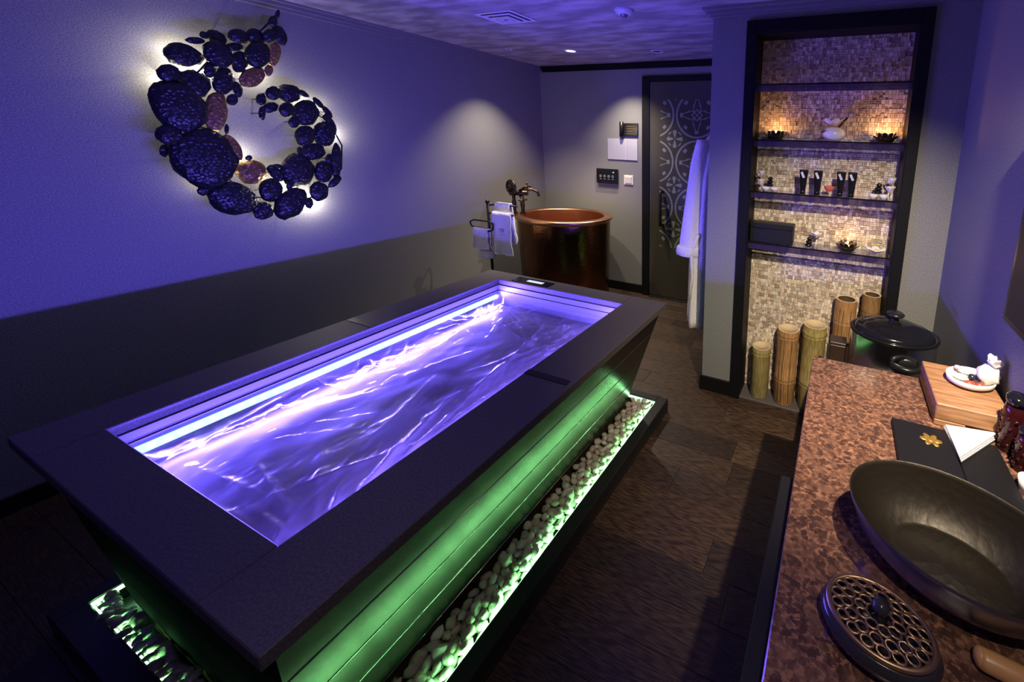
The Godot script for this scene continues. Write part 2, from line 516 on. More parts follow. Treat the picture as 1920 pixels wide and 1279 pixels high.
# ---------------------------------------------------------------- the setting
func build_room() -> void:
	var s := ST(false)
	cube(s, Vector3(WL - 0.12, 0, WB - 0.12), Vector3(WL, CEIL + 0.1, WF + 0.12))
	structure("wall_left", s, M.wall_paper)
	s = ST(false)
	cube(s, Vector3(WL, 0, WB - 0.12), Vector3(WR + 0.12, CEIL + 0.1, WB))
	structure("wall_back", s, M.wall_paper)
	s = ST(false)
	cube(s, Vector3(WR, 0, WB), Vector3(WR + 0.12, CEIL + 0.1, WF + 0.12))
	structure("wall_right", s, M.wall_paper)
	s = ST(false)
	cube(s, Vector3(WL, 0, WF), Vector3(WR, CEIL + 0.1, WF + 0.12))
	structure("wall_front", s, M.wall_paper)
	s = ST(false)
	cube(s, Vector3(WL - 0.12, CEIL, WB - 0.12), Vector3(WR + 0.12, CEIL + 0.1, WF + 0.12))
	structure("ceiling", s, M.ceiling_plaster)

	# floor of planks laid along x
	s = ST(false)
	cube(s, Vector3(WL - 0.12, -0.1, WB - 0.12), Vector3(WR + 0.12, -0.012, WF + 0.12))
	var fl := structure("floor", s, M.subfloor)
	rng.seed = 11
	var z := WB
	var row := 0
	while z < WF - 0.01:
		var w := minf(0.137, WF - z)
		var x := WL - rng.randf() * 0.9
		while x < WR:
			var len_ := rng.randf_range(0.75, 1.3)
			var a := maxf(x, WL)
			var b := minf(x + len_, WR)
			if b - a > 0.03:
				s = ST(false)
				bb(s, Vector3.ZERO, Vector3(b - a - 0.0012, 0.012, w - 0.0012), 0.0008)
				var p := obj("plank", s, M["plank_%d" % rng.randi_range(0, 4)], fl)
				p.position = Vector3((a + b) / 2.0, -0.006, z + w / 2.0)
			x += len_
		z += 0.137
		row += 1

	# block with the niche
	var nx0 := -0.516
	var nx1 := 0.284
	var ny := 2.239
	var nz := NF - 0.15
	s = ST(false)
	cube(s, Vector3(NL, 0, WB), Vector3(WR, CEIL, nz))
	cube(s, Vector3(NL, 0, nz), Vector3(nx0, CEIL, NF))
	cube(s, Vector3(nx1, 0, nz), Vector3(WR, CEIL, NF))
	cube(s, Vector3(nx0, ny, nz), Vector3(nx1, CEIL, NF))
	var niche := structure("wall_niche", s, M.wall_paper)
	s = ST(false)
	cube(s, Vector3(nx0, 0.0, nz), Vector3(nx1, ny, nz + 0.002))
	obj("grout", s, M.grout, niche)
	s = ST(false)
	bx(s, Vector3(nx0, 0, nz), Vector3(nx1, 0.014, NF + 0.004), 0.002)
	obj("niche_sill", s, M.deck, niche)
	# mosaic: the large chips one by one, the small ones joined
	rng.seed = 7
	var shapes := []
	for sz in [Vector2(0.034, 0.024), Vector2(0.030, 0.024), Vector2(0.026, 0.024)]:
		for dep in [0.006, 0.010]:
			s = ST(false)
			bb(s, Vector3.ZERO, Vector3(sz.x - 0.002, sz.y - 0.002, dep), 0.0012)
			s.generate_normals()
			shapes.append([sz.x, s.commit(), dep])
	var many := ST(false)
	var singles := 0
	var tones := [[0.74, 0.62, 0.46], [0.62, 0.50, 0.36], [0.80, 0.70, 0.55], [0.50, 0.39, 0.29], [0.68, 0.57, 0.46], [0.84, 0.77, 0.65], [0.42, 0.33, 0.26]]
	var y := 0.014
	while y < ny - 0.012:
		var h := 0.0242
		var x := nx0
		while x < nx1 - 0.004:
			var pick: int = rng.randi_range(0, 9)
			var w: float = 0.012 + 0.003 * rng.randi_range(0, 3)
			if pick == 0 and singles < 300 and x + 0.036 < nx1:
				var sh: Array = shapes[rng.randi_range(0, 5)]
				w = sh[0]
				var t := put("tile", sh[1], M["tile_%d" % rng.randi_range(0, 5)], niche)
				t.position = Vector3(x + w / 2.0, y + h / 2.0, nz + 0.002 + sh[2] / 2.0)
				singles += 1
			else:
				w = minf(w, nx1 - x)
				var parts := 1 if rng.randf() < 0.55 else 2
				for q in parts:
					var c: Array = tones[rng.randi_range(0, 6)]
					var dim := rng.randf_range(0.8, 1.12)
					many.set_color(Color(c[0] * dim, c[1] * dim, c[2] * dim))
					var y0 := y + h * q / parts
					var dd := rng.randf_range(0.004, 0.011)
					chip(many, Vector3(x + 0.0008, y0 + 0.0008, nz + 0.002), Vector3(x + w - 0.0008, y0 + h / parts - 0.0008, nz + dd))
			x += w
		y += h
	var rest := obj("tile_field", many, M.tiles, niche)
	rest.set_meta("kind", "stuff")

	# dark frame of the niche
	s = ST(false)
	bx(s, Vector3(nx0 - 0.058, 0, NF), Vector3(nx0, ny + 0.066, NF + 0.018))
	bx(s, Vector3(nx1, 0, NF), Vector3(nx1 + 0.054, ny + 0.066, NF + 0.018))
	bx(s, Vector3(nx0, ny, NF), Vector3(nx1, ny + 0.066, NF + 0.018))
	cube(s, Vector3(nx0, 0, nz + 0.012), Vector3(nx0 + 0.006, ny, NF + 0.016))
	cube(s, Vector3(nx1 - 0.006, 0, nz + 0.012), Vector3(nx1, ny, NF + 0.016))
	cube(s, Vector3(nx0, ny - 0.006, nz + 0.012), Vector3(nx1, ny, NF + 0.016))
	structure("trim_1", s, M.dark_trim)

	# skirting
	for b in [["baseboard_left", Vector3(WL, 0, WB), Vector3(WL + 0.014, 0.075, WF)], ["baseboard_right", Vector3(WR - 0.014, 0, NF), Vector3(WR, 0.095, WF)]]:
		s = ST(false)
		bx(s, b[1], b[2], 0.002)
		structure(b[0], s, M.dark_trim)
	s = ST(false)
	bx(s, Vector3(WL + 0.014, 0, WB), Vector3(-1.95, 0.095, WB + 0.014), 0.002)
	structure("baseboard_back", s, M.dark_trim)
	s = ST(false)
	bx(s, Vector3(NL - 0.014, 0, NF), Vector3(nx0 - 0.058, 0.10, NF + 0.014), 0.002)
	bx(s, Vector3(NL - 0.014, 0, WB), Vector3(NL, 0.10, NF), 0.002)
	structure("baseboard_niche", s, M.dark_trim)

	# cornice: stepped profile along left wall, back wall and the niche block
	s = ST(false)
	for st in [[0.055, 0.016], [0.036, 0.030], [0.014, 0.046]]:
		cube(s, Vector3(WL, CEIL - st[0], WB), Vector3(WL + st[1], CEIL, WF))
	structure("trim_2", s, M.crown)
	s = ST(false)
	for st in [[0.055, 0.016], [0.036, 0.030], [0.014, 0.046]]:
		cube(s, Vector3(WL + 0.046, CEIL - st[0], WB), Vector3(NL, CEIL, WB + st[1]))
	structure("trim_3", s, M.dark_trim)
	s = ST(false)
	for st in [[0.048, 0.016], [0.034, 0.030], [0.016, 0.050]]:
		cube(s, Vector3(NL - st[1], CEIL - st[0], NF), Vector3(WR, CEIL, NF + st[1]))
		cube(s, Vector3(NL - st[1], CEIL - st[0], WB + 0.05), Vector3(NL, CEIL, NF))
	structure("trim_4", s, M.crown)

func chip(st: SurfaceTool, a: Vector3, b: Vector3) -> void:
	quad(st, Vector3(a.x, a.y, b.z), Vector3(b.x, a.y, b.z), b, Vector3(a.x, b.y, b.z), Vector3.BACK)
	quad(st, a, Vector3(b.x, a.y, a.z), Vector3(b.x, a.y, b.z), Vector3(a.x, a.y, b.z), Vector3.DOWN)
	quad(st, Vector3(a.x, b.y, a.z), Vector3(b.x, b.y, a.z), b, Vector3(a.x, b.y, b.z), Vector3.UP)
	quad(st, a, Vector3(a.x, b.y, a.z), Vector3(a.x, b.y, b.z), Vector3(a.x, a.y, b.z), Vector3.LEFT)
	quad(st, Vector3(b.x, a.y, a.z), Vector3(b.x, b.y, a.z), b, Vector3(b.x, a.y, b.z), Vector3.RIGHT)

func build_door() -> void:
	var x0 := -1.845
	var x1 := -0.98
	var top := 2.205
	var d := Node3D.new()
	d.name = "door_1"
	add_child(d)
	tag(d, "dark glass door with frosted ornament, in a black frame beside the robe", "door", "", "structure")
	var s := ST(false)
	bx(s, Vector3(x0 - 0.088, 0, WB), Vector3(x0, top + 0.048, WB + 0.035), 0.004)
	bx(s, Vector3(x1, 0, WB), Vector3(x1 + 0.088, top + 0.048, WB + 0.035), 0.004)
	bx(s, Vector3(x0, top, WB), Vector3(x1, top + 0.048, WB + 0.035), 0.004)
	bx(s, Vector3(x0, 0, WB), Vector3(x1, 0.012, WB + 0.05), 0.003)
	obj("door_frame", s, M.dark_trim, d)
	# leaf with the ornament across its front
	s = ST(false)
	var z := WB + 0.022
	bx(s, Vector3(x0 + 0.004, 0.014, WB), Vector3(x1 - 0.004, top - 0.004, z - 0.001), 0.002)
	var leaf := obj("door_leaf", s, M.dark_trim, d)
	s = ST(false)
	s.set_normal(Vector3.BACK)
	var w := x1 - x0 - 0.012
	var h := top - 0.022
	var m := mat("door_glass", Color.WHITE, 0.22)
	m.albedo_texture = door_image(w, h)
	m.texture_repeat = false
	m.metallic_specular = 0.6
	var a := Vector3(x0 + 0.006, 0.016, z)
	for q in [[0, 0], [0, 1], [1, 1], [0, 0], [1, 1], [1, 0]]:
		s.set_uv(Vector2(q[0], 1.0 - q[1]))
		s.add_vertex(a + Vector3(w * q[0], h * q[1], 0))
	s.generate_tangents()
	put("glass_face", s.commit(), m, leaf)
	s = ST(false)
	bx(s, Vector3(x0 + 0.001, 0.014, WB + 0.006), Vector3(x0 + 0.008, top - 0.004, z + 0.004), 0.002)
	obj("edge_strip", s, M.bed_inner, leaf)
	s = ST()
	tube(s, [Vector3(-1.70, 0.80, z), Vector3(-1.70, 0.80, z + 0.05), Vector3(-1.70, 0.83, z + 0.055), Vector3(-1.70, 1.11, z + 0.055), Vector3(-1.70, 1.14, z + 0.05), Vector3(-1.70, 1.14, z)], 0.015)
	obj("handle", s, M.black_metal, leaf)

# ---------------------------------------------------------------- float bed
const OX0 := -2.272
const OX1 := -0.901
const OZ0 := -1.895
const OZ1 := -0.222
const IX0 := -2.070
const IX1 := -1.129
const IZ0 := -1.776
const IZ1 := -0.3435

func lerp_rect(t: float) -> Array:
	# body outline at height fraction t: [x0, x1, z0, z1, y]
	return [lerpf(-2.065, -2.245, t), lerpf(-1.112, -0.928, t), lerpf(-1.795, -1.87, t), lerpf(-0.305, -0.248, t), lerpf(0.088, 0.682, t)]

func build_bed() -> void:
	swell.seed = 2
	swell.frequency = 0.03
	var bed := thing("float_bed", "large dark float bed with violet lit water mattress and slanted panelled sides", "float bed")
	var th := 0.035
	for r in [[OX0, IX0, OZ0, OZ1], [IX1, OX1, OZ0, OZ1], [IX0, IX1, OZ0, IZ0], [IX0, IX1, IZ1, OZ1]]:
		var s := ST(false)
		bx(s, Vector3(r[0] + 0.0006, TOP - th, r[2] + 0.0006), Vector3(r[1] - 0.0006, TOP, r[3] - 0.0006), 0.0025)
		obj("deck_board", s, M.deck, bed)
	# slanted sides of four boards each, with metal beads in the joints
	var n := 4
	for k in n:
		var a := lerp_rect(float(k) / n + 0.004)
		var b := lerp_rect(float(k + 1) / n - 0.004)
		var ring := func(r: Array, o: float) -> Array:
			return [Vector3(r[0] + o, r[4], r[2] + o), Vector3(r[1] - o, r[4], r[2] + o), Vector3(r[1] - o, r[4], r[3] - o), Vector3(r[0] + o, r[4], r[3] - o)]
		var ao: Array = ring.call(a, 0.0)
		var ai: Array = ring.call(a, 0.014)
		var bo: Array = ring.call(b, 0.0)
		var bi: Array = ring.call(b, 0.014)
		for e in 4:
			var f := (e + 1) % 4
			var s := ST(false)
			hexa(s, [ao[e], ao[f], bo[f], bo[e], ai[e], ai[f], bi[f], bi[e]])
			obj("side_board", s, M.side_panel if e % 2 == 1 else M.shaded_end_panel, bed)
	for k in [0.0, 0.25, 0.5, 0.75]:
		var r := lerp_rect(k)
		var s := ST()
		var y: float = r[4]
		rod(s, Vector3(r[1], y, r[2]), Vector3(r[1], y, r[3]), 0.0022, 6)
		obj("joint_bead", s, M.inlay_metal, bed)
		s = ST()
		rod(s, Vector3(r[0], y, r[2]), Vector3(r[0], y, r[3]), 0.0022, 6)
		obj("joint_bead", s, M.inlay_metal, bed)
	# wooden foot board that stands between the pebbles
	var s := ST(false)
	bx(s, Vector3(-2.06, 0.02, -1.79), Vector3(-1.117, 0.092, -0.310), 0.002)
	obj("plinth", s, M.dark_wood, bed)
	# inner frame: two lipped bands round the opening
	for lv in [[TOP - 0.070, TOP - 0.0375, 0.006], [0.50, TOP - 0.0735, 0.010]]:
		s = ST(false)
		var i: float = lv[2]
		cube(s, Vector3(IX0 - 0.03, lv[0], IZ0 - 0.03), Vector3(IX0 + i, lv[1], IZ1 + 0.03))
		cube(s, Vector3(IX1 - i, lv[0], IZ0 - 0.03), Vector3(IX1 + 0.03, lv[1], IZ1 + 0.03))
		cube(s, Vector3(IX0 + i, lv[0], IZ0 - 0.03), Vector3(IX1 - i, lv[1], IZ0 + i))
		cube(s, Vector3(IX0 + i, lv[0], IZ1 - i), Vector3(IX1 - i, lv[1], IZ1 + 0.03))
		obj("inner_lip", s, M.bed_inner, bed)
	# black hinge covers across the long boards
	for hx in [[IX1 + 0.002, -0.922], [-2.262, IX0 - 0.002]]:
		s = ST(false)
		bx(s, Vector3(hx[0], TOP - 0.002, -1.081), Vector3(hx[1], TOP + 0.0025, -1.052), 0.001)
		obj("hinge_cover", s, M.black_inlay, bed)
	# control display on the far board
	s = ST(false)
	bx(s, Vector3(-1.975, TOP - 0.002, -1.862), Vector3(-1.682, TOP + 0.004, -1.792), 0.0015)
	var disp := obj("control_display", s, M.black_gloss, bed)
	s = ST(false)
	bx(s, Vector3(-1.87, TOP + 0.0035, -1.838), Vector3(-1.745, TOP + 0.005, -1.812), 0.0005)
	obj("lit_screen", s, M.screen, disp)

	# LED strips under the rim, all four sides
	var ly := 0.612
	var col := lin(0.132, 0.088, 1.0)
	var cx := (IX0 + IX1) / 2.0
	var cz := (IZ0 + IZ1) / 2.0
	var lz := IZ1 - IZ0 - 0.06
	var lx := IX1 - IX0 - 0.06
	for e in [[Vector3(IX0 + 0.012, ly, cz), Vector3.RIGHT, lz, 5.6], [Vector3(IX1 - 0.012, ly, cz), Vector3.LEFT, lz, 5.2]]:
		var at: Vector3 = e[0]
		var dir: Vector3 = e[1]
		var long: float = e[2]
		var along := dir.cross(Vector3.UP).abs()
		s = ST(false)
		bb(s, at, along * long + Vector3.UP * 0.030 + dir.abs() * 0.005, 0.001)
		var strip := obj("led_strip", s, M.led_violet, bed)
		s = ST()
		var q := -long / 2.0 + 0.02
		while q < long / 2.0:
			blob(s, at + along * q + dir * 0.003, Basis.from_scale(Vector3(0.007, 0.007, 0.007)), 0.0, 0, 4, 6)
			q += 0.033
		var dots := obj("diodes", s, M.led_violet_dot, strip)
		dots.set_meta("kind", "stuff")
		area("violet_strip_light", at + dir * 0.010 + Vector3(0, 0.004, 0), (dir * 0.87 + Vector3.UP * 0.49).normalized(), Vector2(long, 0.014), col, e[3], bed)

	# water mattress
	s = ST()
	grid(s, 46, 70, func(u: float, v: float) -> Vector3: return Vector3(lerpf(IX0 + 0.011, IX1 - 0.011, u), mattress_y(u, v), lerpf(IZ0 + 0.011, IZ1 - 0.011, v)))
	obj("water_mattress", s, M.mattress, bed)

var swell := FastNoiseLite.new()
var creases := []

func mattress_y(u: float, v: float) -> float:
	var edge := minf(minf(u, 1.0 - u) * 0.92, minf(v, 1.0 - v) * 1.41)
	return 0.552 + 0.028 * (1.0 - exp(-edge / 0.10)) + 0.010 * swell.get_noise_2d(u * 60.0, v * 90.0)

func grid(st: SurfaceTool, nu: int, nv: int, f: Callable, hint := Vector3.UP) -> void:
	var rows := []
	for i in nu + 1:
		var r := []
		for j in nv + 1:
			r.append(f.call(float(i) / nu, float(j) / nv))
		rows.append(r)
	for i in nu:
		for j in nv:
			quad(st, rows[i][j], rows[i + 1][j], rows[i + 1][j + 1], rows[i][j + 1], hint)

func build_film() -> void:
	rng.seed = 23
	# creases: centre u, v (metres in the opening), angle, half length, height, width
	var w := IX1 - IX0
	var l := IZ1 - IZ0
	for c in [Vector2(0.05, l - 0.05), Vector2(w - 0.05, l - 0.05), Vector2(0.05, 0.05), Vector2(w - 0.05, 0.05)]:
		for k in 12:
			var to := Vector2(w / 2.0, l / 2.0) + Vector2(rng.randf_range(-0.5, 0.5), rng.randf_range(-0.7, 0.7))
			var d: Vector2 = (to - c).normalized()
			var len_ := rng.randf_range(0.10, 0.34)
			creases.append([c + d * (len_ + rng.randf() * 0.12), d, len_, rng.randf_range(0.004, 0.013), rng.randf_range(0.006, 0.018)])
	for k in 22:      # gathered far end
		var c := Vector2(rng.randf() * w, rng.randf_range(0.05, 0.42))
		var d := Vector2.from_angle(rng.randf_range(0.2, 2.6))
		creases.append([c, d, rng.randf_range(0.06, 0.2), rng.randf_range(0.005, 0.016), rng.randf_range(0.005, 0.012)])
	for k in 30:      # small ones along the long sides
		var side := rng.randf() < 0.5
		var c := Vector2(rng.randf_range(0.0, 0.16) if side else w - rng.randf_range(0.0, 0.16), rng.randf() * l)
		var d := Vector2.from_angle(rng.randf_range(-0.9, 0.9))
		creases.append([c, d, rng.randf_range(0.04, 0.13), rng.randf_range(0.004, 0.014), rng.randf_range(0.005, 0.012)])
	# long soft folds across the middle
	for q in [[0.55, 0.95, 1.15, 0.34, 0.010, 0.04], [0.36, 0.72, 1.9, 0.30, 0.010, 0.03], [0.66, 0.55, 1.35, 0.36, 0.016, 0.035], [0.30, 1.12, 0.5, 0.22, 0.010, 0.02], [0.72, 1.15, 2.2, 0.25, 0.014, 0.024], [0.5, 0.34, 0.35, 0.3, 0.012, 0.02], [0.80, 0.80, 1.57, 0.5, 0.016, 0.03]]:
		creases.append([Vector2(q[0], q[1]), Vector2.from_angle(q[2]), q[3], q[4], q[5]])
	var crumple := FastNoiseLite.new()
	crumple.noise_type = FastNoiseLite.TYPE_CELLULAR
	crumple.cellular_return_type = FastNoiseLite.RETURN_DISTANCE2_SUB
	crumple.frequency = 0.012
	crumple.seed = 5
	var f := func(u: float, v: float) -> Vector3:
		var p := Vector2(u * w, v * l)
		var h := 0.0
		for c in creases:
			var q: Vector2 = p - c[0]
			var t: float = absf(q.dot(c[1])) / c[2]
			if t < 1.0:
				var d: float = absf(q.cross(c[1]))
				if d < c[4] * 5.0:
					h += c[3] * exp(-d / c[4]) * (1.0 - t * t)
		h += 0.008 * (crumple.get_noise_2d(p.x * 600.0, p.y * 600.0) + 1.0)
		h += 0.006 * (crumple.get_noise_2d(p.y * 1300.0 + 90.0, p.x * 1500.0) + 1.0) * smoothstep(0.05, 0.4, absf(u - 0.5) + absf(v - 0.45))
		# tucked up against the sides
		var e := exp(-p.x / 0.035) * (0.02 * smoothstep(0.10, 0.30, v) * (1.0 - smoothstep(0.74, 0.86, v)) + 0.034)
		e += exp(-p.y / 0.03) * 0.05 + exp(-(l - p.y) / 0.03) * 0.03 + exp(-(w - p.x) / 0.03) * 0.02
		return Vector3(lerpf(IX0 + 0.020, IX1 - 0.020, u), minf(mattress_y(u, v) + 0.006 + h + e, 0.668), lerpf(IZ0 + 0.020, IZ1 - 0.020, v))
	var s := ST()
	grid(s, 130, 196, f)
	tag(obj("plastic_film", s, M.film), "crinkled clear plastic film spread over the violet lit water mattress", "plastic film")

# ---------------------------------------------------------------- tray of pebbles under the bed
func build_tray() -> void:
	var x0 := -2.285
	var x1 := -0.888
	var z0 := -1.903
	var z1 := -0.190
	var w := 0.062
	var t := thing("pebble_tray", "low black tray of pebbles with green light strips under the float bed", "tray")
	var s := ST(false)
	bx(s, Vector3(x0, 0.0, z0), Vector3(x1, 0.018, z1), 0.002)
	obj("tray_floor", s, M.tray, t)
	for r in [[x0, x0 + w, z0, z1], [x1 - w, x1, z0, z1], [x0 + w, x1 - w, z0, z0 + w * 0.75], [x0 + w, x1 - w, z1 - w, z1]]:
		s = ST(false)
		bx(s, Vector3(r[0], 0.018, r[2]), Vector3(r[1], 0.086, r[3]), 0.003)
		obj("tray_rim", s, M.tray, t)
	var col := lin(0.24, 1.0, 0.32)
	var cx := (x0 + x1) / 2.0
	var cz := (z0 + z1) / 2.0
	for e in [[Vector3(x1 - w - 0.003, 0.070, cz), Vector3.LEFT, z1 - z0 - 0.13, 0.62], [Vector3(cx, 0.070, z1 - w - 0.003), Vector3.FORWARD, x1 - x0 - 0.13, 0.7], [Vector3(x0 + w + 0.003, 0.070, cz), Vector3.RIGHT, z1 - z0 - 0.13, 0.1], [Vector3(cx, 0.070, z0 + w * 0.75 + 0.003), Vector3.BACK, x1 - x0 - 0.13, 0.1]]:
		var at: Vector3 = e[0]
		var dir: Vector3 = e[1]
		var along := dir.cross(Vector3.UP).abs()
		s = ST(false)
		bb(s, at, along * float(e[2]) + Vector3.UP * 0.014 + dir.abs() * 0.005, 0.001)
		obj("led_strip", s, M.led_green, t)
		area("green_strip_light", at + dir * 0.006, dir, Vector2(e[2], 0.012), col, e[3], t)
	# pebbles
	rng.seed = 31
	var shapes := []
	for k in 7:
		s = ST()
		blob(s, Vector3.ZERO, Basis.from_scale(Vector3(1.0, rng.randf_range(0.5, 0.72), rng.randf_range(0.68, 0.9))), 0.55, 50 + k, 6, 9)
		s.generate_normals()
		shapes.append(s.commit())
	var spots := []
	var px0 := -1.105
	var px1 := x1 - w - 0.010
	var z := z0 + 0.070
	var row := 0
	while z < -0.21:
		var x := px0 + 0.019 + (0.015 if row % 2 else 0.0)
		while x < px1 - 0.014:
			spots.append([x, z])
			x += 0.035
		z += 0.0305
		row += 1
	var x := x0 + w + 0.025
	row = 0
	while x < px0:
		var zz := z1 - w - 0.013 + (0.004 if row % 2 else 0.0)
		for k in 2:
			spots.append([x, zz - 0.021 * k])
		x += 0.031
		row += 1
	var made := 0
	var low := []
	for p in spots:
		var r := rng.randf_range(0.0165, 0.0235)
		var at := Vector3(p[0] + rng.randf_range(-0.005, 0.005), 0.069 + rng.randf_range(-0.004, 0.010), p[1] + rng.randf_range(-0.006, 0.006))
		var b := Basis.from_euler(Vector3(rng.randf_range(-0.6, 0.6), rng.randf() * TAU, rng.randf_range(-0.6, 0.6))).scaled(Vector3.ONE * r)
		var k := rng.randi_range(0, 6)
		var mm := rng.randi_range(0, 3)
		var near: bool = p[0] > px0 or p[1] > z1 - w - 0.075
		if near and made < 300:
			var o := put("pebble", shapes[k], M["pebble_%d" % mm])
			o.transform = Transform3D(b, at)
			tag(o, "smooth beige pebble lying in the green lit tray under the float bed", "pebble", "pebbles in the tray under the float bed")
			made += 1
		else:
			low.append(Transform3D(b, at))
		low.append(Transform3D(b.rotated(Vector3.UP, 1.3), at + Vector3(0.014, -0.026, 0.012)))
	var mmesh := MultiMesh.new()
	mmesh.transform_format = MultiMesh.TRANSFORM_3D
	mmesh.mesh = shapes[2]
	mmesh.instance_count = low.size()
	for i in low.size():
		mmesh.set_instance_transform(i, low[i])
	var mi := MultiMeshInstance3D.new()
	mi.multimesh = mmesh
	mi.material_override = M.pebble_1
	mi.name = "pebble_bed"
	add_child(mi)
	tag(mi, "lower layer of beige pebbles filling the black tray", "pebbles", "", "stuff")

# ---------------------------------------------------------------- wall sculpture
# z, y, long radius, short radius, angle, 1 = bronze
const STONES := [
	[-1.357, 2.2881, 0.0241, 0.0087, 1.8739, 0], [-1.3261, 2.2406, 0.0305, 0.0177, 1.956, 0], [-1.3594, 2.1764, 0.0524, 0.0289, -1.6723, 0], [-1.3004, 2.1568, 0.0393, 0.0258, 2.1001, 0],
	[-1.2513, 2.1398, 0.0415, 0.0341, 1.7617, 0], [-1.2105, 2.1204, 0.0302, 0.0122, 1.783, 1], [-1.1763, 2.1258, 0.0408, 0.0316, 2.4853, 0], [-1.1082, 2.1017, 0.0361, 0.0345, 1.6934, 0],
	[-1.06, 2.1011, 0.0176, 0.0148, 2.0618, 0], [-1.0271, 2.0671, 0.0319, 0.0158, 2.9239, 0], [-0.9867, 1.9912, 0.0598, 0.0532, 2.9409, 0], [-1.0911, 2.0175, 0.0641, 0.0491, 1.6559, 0],
	[-1.1632, 2.0677, 0.0367, 0.0195, 2.761, 0], [-1.1722, 1.9954, 0.0557, 0.0298, 1.8483, 0], [-1.2401, 2.0441, 0.0706, 0.0461, 1.965, 0], [-1.3203, 2.0638, 0.0675, 0.0257, 1.8636, 1],
	[-1.2742, 1.9682, 0.0297, 0.0161, 1.8382, 1], [-1.2097, 1.9214, 0.0661, 0.0366, 2.2796, 1], [-1.1489, 1.8475, 0.0399, 0.0171, 1.612, 0], [-1.1101, 1.7908, 0.0303, 0.0194, 1.8904, 0],
	[-1.1029, 1.886, 0.0693, 0.0382, 1.8398, 0], [-1.0599, 1.938, 0.0433, 0.0218, 1.8221, 0], [-0.9218, 1.8942, 0.0418, 0.0339, 2.0948, 0], [-1.003, 1.8603, 0.0642, 0.0521, 1.6523, 0],
	[-0.9273, 1.7389, 0.1183, 0.082, -1.6733, 0], [-1.0521, 1.7226, 0.1028, 0.0389, 1.7872, 1], [-1.0785, 1.6347, 0.0277, 0.0079, 1.721, 0], [-0.879, 1.6025, 0.0474, 0.0391, 1.779, 0],
	[-0.8668, 1.5242, 0.031, 0.0175, 1.7721, 0], [-0.9793, 1.4854, 0.1457, 0.1087, 1.6273, 0], [-1.0819, 1.5382, 0.0662, 0.029, -1.7929, 1], [-1.1428, 1.401, 0.0654, 0.0574, 1.59, 1],
	[-1.129, 1.4829, 0.0147, 0.0125, 2.0066, 0], [-1.0534, 1.262, 0.095, 0.0785, -2.2555, 0], [-0.9517, 1.3166, 0.0233, 0.0197, 1.7741, 0], [-1.1928, 1.2941, 0.065, 0.0475, 1.7249, 0],
	[-1.1611, 1.1784, 0.0498, 0.0417, 1.6323, 0], [-1.2679, 1.206, 0.0956, 0.0611, 2.1424, 0], [-1.2321, 1.3899, 0.0516, 0.0254, -1.9739, 0], [-1.2473, 1.4296, 0.0198, 0.013, 3.131, 0],
	[-1.2736, 1.3139, 0.0279, 0.0139, 1.7084, 0], [-1.3345, 1.3975, 0.0967, 0.0763, 1.8056, 0], [-1.4112, 1.2644, 0.0592, 0.0441, 1.7092, 0], [-1.3538, 1.1973, 0.0327, 0.0186, 1.6882, 0],
	[-1.4056, 1.2194, 0.0166, 0.0138, 1.6819, 0], [-1.4925, 1.3189, 0.0442, 0.0213, 2.3662, 0], [-1.4565, 1.3865, 0.0655, 0.0449, 1.7465, 0], [-1.5274, 1.4477, 0.1153, 0.0255, 1.6956, 0],
	[-1.4868, 1.4667, 0.0335, 0.0236, 1.7832, 0], [-1.4238, 1.5106, 0.0608, 0.0468, 2.8077, 0], [-1.3476, 1.5205, 0.0225, 0.011, 1.7329, 0], [-1.39, 1.6085, 0.0597, 0.0443, 1.8891, 0],
	[-1.4941, 1.6246, 0.0785, 0.0537, 1.8317, 0], [-1.4984, 1.7267, 0.024, 0.018, 1.9713, 0], [-1.4167, 1.7462, 0.0767, 0.0571, 1.9836, 0], [-1.3499, 1.688, 0.0338, 0.0243, 1.9107, 0],
	[-1.3209, 1.7565, 0.0425, 0.031, 1.9756, 0], [-1.3573, 1.854, 0.0537, 0.0493, 2.5989, 0], [-1.2744, 1.8438, 0.0391, 0.0294, 1.9423, 0], [-1.2288, 1.8066, 0.0337, 0.0202, 1.8453, 0],
	[-1.2641, 1.7649, 0.037, 0.0256, 2.4784, 0], [-1.2133, 1.7275, 0.0375, 0.0139, 1.7354, 0], [-1.4242, 1.86, 0.0271, 0.0147, -2.3749, 0], [-1.4746, 1.8114, 0.0352, 0.0156, -2.1563, 0],
	[-1.5134, 1.7593, 0.0374, 0.0155, -2.0585, 0], [-1.5413, 1.6815, 0.0502, 0.0147, -1.8083, 0],
]

